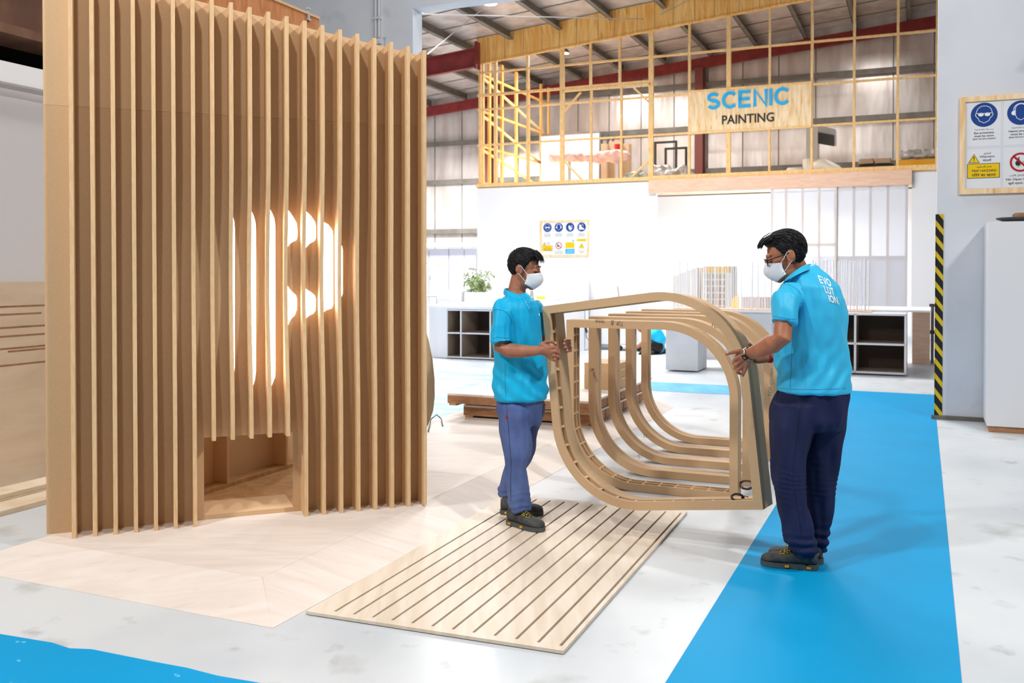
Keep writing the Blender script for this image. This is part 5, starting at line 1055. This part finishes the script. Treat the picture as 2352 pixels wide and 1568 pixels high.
def collar(root, pts_top, pts_bot, mname, name='collar'):
    """folded collar from closed loops of image points with distance"""
    top = [P(*p) for p in pts_top]; bot = [P(*p) for p in pts_bot]; c = sum(top, Vector())/len(top)
    inn = [t+(c-t)*.06-UP*.02 for t in top]; mid = [t.lerp(b, .5)+((t.lerp(b, .5)-c)*Vector((1, 1, 0))).normalized()*.004 if False else t.lerp(b, .5) for t, b in zip(top, bot)]
    mb = MB(); mb.loft([inn, top, mid, bot], cap=False); o = mb.build(name, M[mname], root, True); so = o.modifiers.new('s', 'SOLIDIFY'); so.thickness = .0035; sd = o.modifiers.new('u', 'SUBSURF'); sd.levels = sd.render_levels = 2; return o
collar(w1, [(1157, 661, 5.80), (1165, 665, 5.745), (1180, 671, 5.72), (1196, 676, 5.715), (1207, 680, 5.735), (1212, 676, 5.79), (1209, 670, 5.85), (1195, 664, 5.89), (1175, 660, 5.89), (1162, 659, 5.85)],
       [(1155, 676, 5.80), (1164, 682, 5.70), (1178, 688, 5.675), (1190, 692, 5.675), (1201, 683, 5.70), (1219, 689, 5.73), (1226, 688, 5.82), (1212, 678, 5.93), (1178, 672, 5.94), (1159, 671, 5.87)], 'shirt_a')
decal_line('placket', bv1, [(1204, 684), (1212, 700), (1220, 714)], .026, 'shirt_a', shirt1, .002)
decal_line('placket_edge', bv1, [(1207, 684), (1214, 700), (1221.5, 716)], .0022, 'trouser_a', shirt1, .0032)
for x, y in ((1201, 681), (1208, 695), (1215, 707)):
    h_ = hit(bv1, x, y)
    if h_: mb = MB(); mb.cyl(h_[0]+h_[1]*.002, .0055, .002, 12, h_[1]); mb.build('button', M['button'], shirt1)
M['seam_a'] = mat('seam_a', (8, 112, 156), .7); mat('seam_b', (40, 136, 186), .7)
decal_line('sleeve_hem', bv1, [(1131.5, 779), (1142, 774), (1155, 775), (1172, 777)], .002, 'seam_a', shirt1)
decal_line('shoulder_seam', bv1, [(1130, 716), (1140, 710), (1155, 712), (1168, 722), (1177, 742)], .002, 'seam_a', shirt1)
decal_line('side_seam', bv1, [(1161, 834), (1160, 870), (1162, 912)], .002, 'seam_a', shirt1)
h_ = hit(bv1, 1237.5, 722)
if h_: mb = MB(); mb.box(h_[0]+h_[1]*.001-UP*.006, Vector((.004, 0, 0)), h_[1]*.0008, UP*.011); mb.build('chest_logo', M['paper'], shirt1)
# trousers
t1 = MB()
body_loft(t1, [(898, 1142, 1250, 5.80, .125), (930, 1140, 1249, 5.82, .14), (960, 1147, 1246, 5.83, .14), (975, 1152, 1240, 5.83, .12)], 8)
body_loft(t1, [(925, 1141, 1222, 5.78, .11), (950, 1147, 1221, 5.76, .11), (983, 1150, 1219, 5.75, .10), (1018, 1154, 1220, 5.74, .095), (1047, 1157, 1218, 5.73, .09), (1075, 1160, 1209, 5.725, .082), (1110, 1163, 1213, 5.72, .078), (1144, 1167, 1216, 5.715, .076), (1152, 1166, 1219, 5.715, .08), (1160, 1167, 1220, 5.715, .083), (1168, 1171, 1219, 5.715, .08), (1173, 1174, 1214, 5.715, .07)], 5)
body_loft(t1, [(925, 1200, 1251, 5.88, .11), (949, 1195, 1249, 5.89, .11), (979, 1190, 1241, 5.91, .10), (1018, 1180, 1234, 5.95, .09), (1041, 1172, 1227, 5.97, .085), (1070, 1160, 1212, 6.02, .08), (1098, 1152, 1192, 6.05, .075), (1121, 1143, 1180, 6.07, .075), (1135, 1144, 1176, 6.07, .075), (1142, 1149, 1172, 6.07, .065)], 5)
def x2(p): return .005*math.sin(p.z*150+9*noise.noise(p*8))*max(0, (.30-p.z))*3
tr1 = fuse(t1, .008, 2, fold_fn(.016, (13, 9, 3.4, 4, 4), extra=x2)); trs1 = tr1.build('trousers', M['trouser_a'], w1, True); bt1 = bvh_of(tr1); ROOT[trs1.name] = ROOT[w1.name]
mat('seam_t', (44, 56, 96), .8)
decal_line('side_seam', bt1, [(1163, 925), (1166, 960), (1170, 1010), (1174, 1060), (1173, 1110), (1173, 1150)], .003, 'seam_t', trs1)
decal_line('pocket_tab', bt1, [(1163.5, 953), (1163.5, 961)], .012, 'red_tab', trs1, .003, 2)
hp = F(1169, 1201, .018); tp = F(1243, 1221, .018); shoe(w1, Vector((hp.x, hp.y, .018)), tp-hp, .285, .108, 1)
hp = F(1150, 1174, .03); tp = F(1240, 1180, .018); shoe(w1, Vector((hp.x, hp.y, .018)), Vector((1, -.18, 0)), .275, .105, 1)
# ------------------------------------------------------------------ right worker
w2 = empty('person', Vector((P(1840, 1290, 4.95).x, 4.95, 0)), 'worker with glasses in light blue polo and navy trousers at right, gripping the frame', 'person')
sk = MB(); o2 = P(1805, 589, 4.95); ax2 = frame_of((-.90, .18, -.36)); L2 = head_parts(sk, o2, ax2, 1.04)
sk.tube([P(1820, 600, 4.96), P(1832, 622, 4.97), P(1843, 642, 4.97), P(1852, 662, 4.97)], [(.058, .058), (.056, .058), (.062, .062), (.08, .08)], 18)
sk.tube([P(1856, 660, 4.97), P(1862, 720, 4.97), P(1864, 820, 4.97), P(1868, 910, 4.96)], [(.10, .12), (.12, .13), (.12, .125), (.12, .12)], 18, ref=(1, 0, 0))
sk.capsule([P(1814, 696, 4.84), P(1800, 735, 4.75), P(1797, 775, 4.72), P(1775, 789, 4.75), P(1748, 802, 4.82), P(1722, 812.5, 4.885)], [.045, .046, .047, .050, .041, .030], 18)
Yb = 4.93
sk.capsule([P(1722, 812, 4.89), P(1712, 815, 4.92), P(1702, 822, Yb)], [.028, .036, .036], 14)
sk.capsule([P(1718, 820, 4.915), P(1712, 833, Yb), P(1707, 842, Yb)], [.026, .030, .024], 12)
for pts, r0, r1 in ((((1712, 808, -.03), (1700, 805, -.025), (1684, 808.5, -.02), (1669, 812.5, -.02)), .0145, .0088),
                (((1702, 816, -.02), (1687, 826, -.02), (1685.5, 833, .01), (1690, 838, .06)), .0125, .0100),
                (((1704, 826, -.02), (1690, 838, -.02), (1688.5, 845, .01), (1694, 848, .06)), .0122, .0098),
                (((1708, 835, -.015), (1696, 848, -.018), (1693.5, 854, .0), (1698, 857, .05)), .0118, .0094),
                (((1716, 836, -.012), (1711, 850, -.015), (1706, 860, .0), (1706, 862, .04)), .0108, .0088)):
    finger(sk, [P(x, y, Yb+dz) for x, y, dz in pts], r0, r1)
# far arm passing behind the frame
sk.capsule([P(1830, 690, 5.12), P(1812, 750, 5.20), P(1796, 806, 5.24), P(1768, 818, 5.27), P(1742, 824, 5.30)], [.06, .05, .044, .036, .028], 14)
sk.capsule([P(1742, 823, 5.30), P(1728, 815, 5.31)], [.03, .032], 12)
finger(sk, [P(1738, 812, 5.29), P(1729, 798, 5.28), P(1721, 790, 5.27)], .012, .010)
for k in range(4): finger(sk, [P(1728, 806+k*8, 5.31), P(1712, 806+k*8, 5.31), P(1702, 808+k*8, 5.30)], .010, .009)
sk.capsule([P(1840, 920, 4.93), P(1812, 1090, 4.91), P(1840, 1225, 4.90), P(1848, 1262, 4.90)], [.10, .065, .045, .032], 12)
sk.capsule([P(1895, 920, 5.03), P(1880, 1090, 5.04), P(1880, 1215, 5.06), P(1880, 1245, 5.06)], [.09, .06, .042, .03], 12)
fuse(sk, .0042, 3).build('body', M['skin_b'], w2, True)
nail(w2, 1670.5, 810.2, Yb-.028, .0062)
hair_mesh(L2, -.022, .012, 9, back_low=-.062, front=.070, sweep=(-.8, .5, .1), tuft=(((.03, .03, .122), (.09, .02, .108), (.118, .01, .084), .005), ((.03, .0, .125), (.092, -.01, .110), (.122, -.015, .086), .005), ((.04, .045, .115), (.09, .045, .10), (.108, .035, .078), .005))).build('hair', M['hair'], w2, True)
mk2 = mask_mesh(L2, w2)
# glasses
mb = MB(); gl = MB()
for s_ in (-1, 1):
    rim = [L2(.103-.004*abs(math.cos(a)), s_*.034+.025*math.cos(a)*(1 if abs(math.cos(a)) < .8 else .95), .008+.017*math.copysign(abs(math.sin(a))**.7, math.sin(a))) for a in (2*math.pi*k/20 for k in range(21))]
    mb.tube(rim, .003, 6); mb.tube([L2(.099, s_*.059, .016), L2(.05, s_*.078, .014), L2(-.012, s_*.081, .012)], .003, 6)
    gl.add([L2(.102, s_*.034+.023*math.cos(a), .008+.015*math.sin(a)) for a in (2*math.pi*k/20 for k in range(20))], [tuple(range(20))])
mb.tube([L2(.106, -.010, .012), L2(.109, 0, .014), L2(.106, .010, .012)], .002, 6); go = mb.build('glasses', M['black'], w2); ROOT[go.name] = ROOT[w2.name]; gl.build('lens', M['lens'], go)
# watch
wa, wb_ = P(1716, 812, 4.88), P(1724, 811, 4.885); wd = (P(1745, 803, 4.82)-P(1712, 814, 4.90)).normalized(); wc = P(1719, 812.5, 4.885); mb = MB(); xv = wd.cross(UP).normalized(); yv = xv.cross(wd)
ring = lambda r_, o_: [wc+wd*o_+xv*r_*math.cos(a)+yv*r_*1.06*math.sin(a) for a in (2*math.pi*k/28 for k in range(28))]
mb.loft([ring(.0325, -.007), ring(.0345, -.007), ring(.0345, .007), ring(.0325, .007), ring(.0325, -.007)], cap=False); wo = mb.build('wristwatch', M['chrome'], w2, True); ROOT[wo.name] = ROOT[w2.name]
fc = (P(1721, 822, 4.80)-wc); fc = (fc-wd*fc.dot(wd)).normalized(); sd_ = fc.cross(wd).normalized(); mb = MB(); mb.box(wc+fc*.034-wd*.014-sd_*.015, wd*.028, sd_*.030, fc*.007); mb.build('case', M['black'], wo, bevel=.002)
mb = MB(); mb.box(wc+fc*.0412-wd*.006-sd_*.006, wd*.012, sd_*.012, fc*.0006); mb.build('display', M['lcd'], wo)
mb = MB(); c_ = P(1768, 818.5, 5.268); mb.tube([c_-Vector((.011, 0, -.003)), c_+Vector((.011, 0, .003))], .039, 18); mb.build('wristband', M['red_tab'], w2, True)
# shirt
s2 = MB()
T2 = [(612, 1838, 1868, 4.97, .07), (622, 1824, 1882, 4.97, .11), (635, 1810, 1896, 4.97, .16), (655, 1799, 1915, 4.96, .195), (685, 1795, 1930, 4.96, .205), (722, 1792, 1936, 4.96, .20), (760, 1788, 1939, 4.96, .185), (793, 1783, 1941, 4.96, .17), (839, 1784, 1946, 4.96, .165), (878, 1789, 1949, 4.96, .17), (896, 1786, 1950, 4.96, .172), (900, 1792, 1944, 4.96, .16)]
body_loft(s2, T2, 5)
s2.tube([P(1818, 668, 4.86), P(1806, 692, 4.785), P(1801, 718, 4.76), P(1799, 742, 4.745)], [(.062, .062), (.073, .07), (.069, .066), (.067, .062)], 22, ref=(0, 1, 0))
s2.tube([P(1822, 680, 5.09), P(1808, 720, 5.16), P(1802, 745, 5.18)], [(.06, .06), (.064, .06), (.06, .06)], 18, ref=(0, 1, 0))
def x3(p):
    d_ = (p.x-.75*(p.z-.9)); return .006*math.sin(d_*70+2*noise.noise(p*4))*max(0, min(1, (1.25-p.z)/.2))*max(0, min(1, (p.z-.9)/.1))*.7
sh2 = fuse(s2, .007, 2, fold_fn(.020, (11, 7, 2.6, 6, 3), (.94, .16, .12), x3)); shirt2 = sh2.build('polo_shirt', M['shirt_b'], w2, True); bv2 = bvh_of(sh2); ROOT[shirt2.name] = ROOT[w2.name]
collar(w2, [(1806, 637, 4.89), (1822, 624, 4.85), (1838, 612, 4.855), (1852, 604, 4.90), (1864, 603, 4.98), (1860, 606, 5.05), (1842, 614, 5.08), (1822, 626, 5.07), (1808, 638, 5.02), (1802, 642, 4.95)],
       [(1802, 647, 4.87), (1820, 638, 4.81), (1842, 626, 4.815), (1862, 619, 4.87), (1874, 619, 4.97), (1868, 618, 5.08), (1846, 624, 5.13), (1822, 636, 5.12), (1804, 650, 5.06), (1798, 652, 4.95)], 'shirt_b')
decal_line('shoulder_seam', bv2, [(1789, 656), (1798, 651), (1815, 655), (1830, 664), (1840, 676)], .0025, 'seam_b', shirt2)
decal_line('sleeve_hem', bv2, [(1775, 726), (1790, 728), (1810, 732), (1828, 733)], .002, 'seam_b', shirt2)
decal_line('side_seam', bv2, [(1819, 790), (1818, 830), (1815, 890)], .0025, 'seam_b', shirt2)
decal_line('lower_hem', bv2, [(1790, 892), (1830, 894), (1880, 894), (1944, 892)], .002, 'seam_b', shirt2)
# lettering on the back
def shirt_word(s_, x0, y0, x1, y1, hx, hy, wd=.15):
    tot = sum(GL[c][1]+.16 for c in s_)-.16; x = 0
    for ch in s_:
        strokes, adv = GL[ch]; mb = MB()
        for p in strokes:
            pts = [(q[0]+x, q[1]) for q in p]; dense = []
            for a_, b_ in zip(pts, pts[1:]):
                m_ = max(1, int(math.hypot(a_[0]-b_[0], a_[1]-b_[1])/.12)); dense += [(a_[0]+(b_[0]-a_[0])*k/m_, a_[1]+(b_[1]-a_[1])*k/m_) for k in range(m_)]
            dense.append(pts[-1])
            def to(u, v):
                f_ = u/tot; px = x0+(x1-x0)*f_-hx*(1-v); py = y0+(y1-y0)*f_+hy*(1-v); h_ = hit(bv2, px, py)
                return (h_[0]+h_[1]*.0025) if h_ else P(px, py, 4.9)
            L_ = []; 
            t_ = MB(); ribbon(t_, dense, wd, lambda u, v: (u, v, 0), (0, 0, 0))
            vs = t_.v[:]; mb.add([to(v.x, v.y) for v in vs], [f for k, f in enumerate(t_.f) if k % 6 == 0])
        mb.build('logo_letter', M['paper'], shirt2); x += adv+.16
shirt_word('EVO', 1878, 633, 1904, 642, -6, 17, .2); shirt_word('LUT', 1891, 656, 1912, 663, -5, 16, .2); shirt_word('ION.', 1901, 677, 1924, 683, -4, 16, .2)
# trousers
t2 = MB()
body_loft(t2, [(885, 1795, 1940, 4.96, .15), (905, 1787, 1946, 4.96, .155), (940, 1773, 1943, 4.97, .155), (965, 1768, 1939, 4.97, .15), (985, 1770, 1932, 4.97, .12)], 8)
body_loft(t2, [(925, 1776, 1885, 4.92, .12), (977, 1767, 1870, 4.915, .115), (1044, 1772, 1850, 4.91, .105), (1100, 1775, 1846, 4.905, .095), (1159, 1786, 1850, 4.90, .088), (1203, 1794, 1866, 4.90, .09), (1232, 1797, 1870, 4.90, .092), (1250, 1808, 1876, 4.90, .092), (1262, 1818, 1876, 4.90, .085), (1273, 1827, 1868, 4.90, .075)], 5)
body_loft(t2, [(925, 1850, 1945, 5.03, .12), (977, 1850, 1938, 5.035, .115), (1012, 1848, 1932, 5.04, .11), (1044, 1845, 1926, 5.045, .10), (1100, 1843, 1917, 5.05, .09), (1153, 1846, 1911, 5.06, .085), (1203, 1856, 1903, 5.06, .08), (1232, 1860, 1898, 5.06, .08), (1250, 1862, 1897, 5.06, .08), (1260, 1868, 1895, 5.06, .07)], 5)
def x4(p):
    a = max(0, 1-abs(p.z-.47)/.16); b = max(0, min(1, (.24-p.z)/.1)); return .0024*math.sin(p.z*210+9*noise.noise(p*6)+p.x*40)*a*(.5+noise.noise(p*11))*1.6+.007*math.sin(p.z*120+3*noise.noise(p*9))*b
tr2 = fuse(t2, .008, 2, fold_fn(.018, (13, 9, 2.6, 3, 4), extra=x4)); trs2 = tr2.build('trousers', M['trouser_b'], w2, True); bt2 = bvh_of(tr2); ROOT[trs2.name] = ROOT[w2.name]
mat('seam_n', (20, 24, 48), .8)
decal_line('side_seam', bt2, [(1842, 910), (1836, 960), (1826, 1040), (1820, 1100), (1832, 1170), (1842, 1230)], .003, 'seam_n', trs2)
decal_line('pocket_edge', bt2, [(1787, 908), (1783, 925), (1779, 940)], .004, 'seam_n', trs2)
hp = F(1879, 1308); tp = F(1760, 1297); shoe(w2, Vector((hp.x, hp.y, .003)), tp-hp, .292, .112, -1)
hp = F(1893, 1297); shoe(w2, Vector((hp.x, hp.y+.02, .003)), Vector((-.95, .32, 0)), .285, .108, -1)
# ------------------------------------------------------------------ crouching worker far behind
w3 = empty('person', F(1505, 812), 'worker in blue polo crouching on the floor far behind, seen through the frames', 'person')
Y3 = F(1505, 812).y; q = lambda x, y, dz=0: P(x, y, Y3+dz); sk = MB()
sk.ell(q(1473, 750, .05), (.085, .095, .11)); sk.capsule([q(1478, 760, .05), q(1486, 768, .05)], [.055, .06], 10)
sk.capsule([q(1487, 775, -.15), q(1474, 790, -.2), q(1462, 798, -.1)], [.055, .045, .03], 10); sk.capsule([q(1462, 798, -.1), q(1456, 802, -.1)], [.03, .03], 8)
for k in range(5): sk.capsule([q(1458, 799+k*1.5, -.1), q(1451, 802+k*1.6, -.1)], [.011, .009], 6)
fuse(sk, .012, 2).build('body', M['skin_a'], w3, True)
mb = MB(); mb.ell(q(1475, 745, .05), (.1, .105, .1)); mb.build('hair', M['hair'], w3, True)
mb = MB(); mb.capsule([q(1488, 762, .05), q(1500, 768, 0), q(1508, 783, 0), q(1508, 792, 0)], [.14, .2, .21, .17], 18); mb.capsule([q(1484, 768, -.16), q(1484, 778, -.2)], [.08, .075], 12)
fuse(mb, .02, 3, fold_fn(.02, (5, 4, 4, 3, 2))).build('polo_shirt', M['shirt_a'], w3, True)
mb = MB(); mb.capsule([q(1510, 797, -.12), q(1490, 792, -.2), q(1482, 790, -.2), q(1488, 806, -.14)], [.12, .1, .085, .06], 14); mb.capsule([q(1514, 797, .12), q(1500, 790, .2), q(1520, 806, .1)], [.12, .1, .06], 14)
fuse(mb, .02, 2).build('trousers', M['black'], w3, True)
for x, dy in ((1482, -.2), (1515, .05)):
    mb = MB(); c = F(x, 812); c = Vector((c.x, Y3+dy, 0)); mb.capsule([c+Vector((.1, 0, .05)), c+Vector((-.1, 0, .045))], [.05, .042], 12); o = mb.build('shoe', M['shoe'], w3, True); ROOT[o.name] = ROOT[w3.name]
    mb = MB(); mb.box(c+Vector((-.15, -.05, .0)), (.3, 0, 0), (0, .1, 0), (0, 0, .025)); mb.build('sole', M['black'], o)
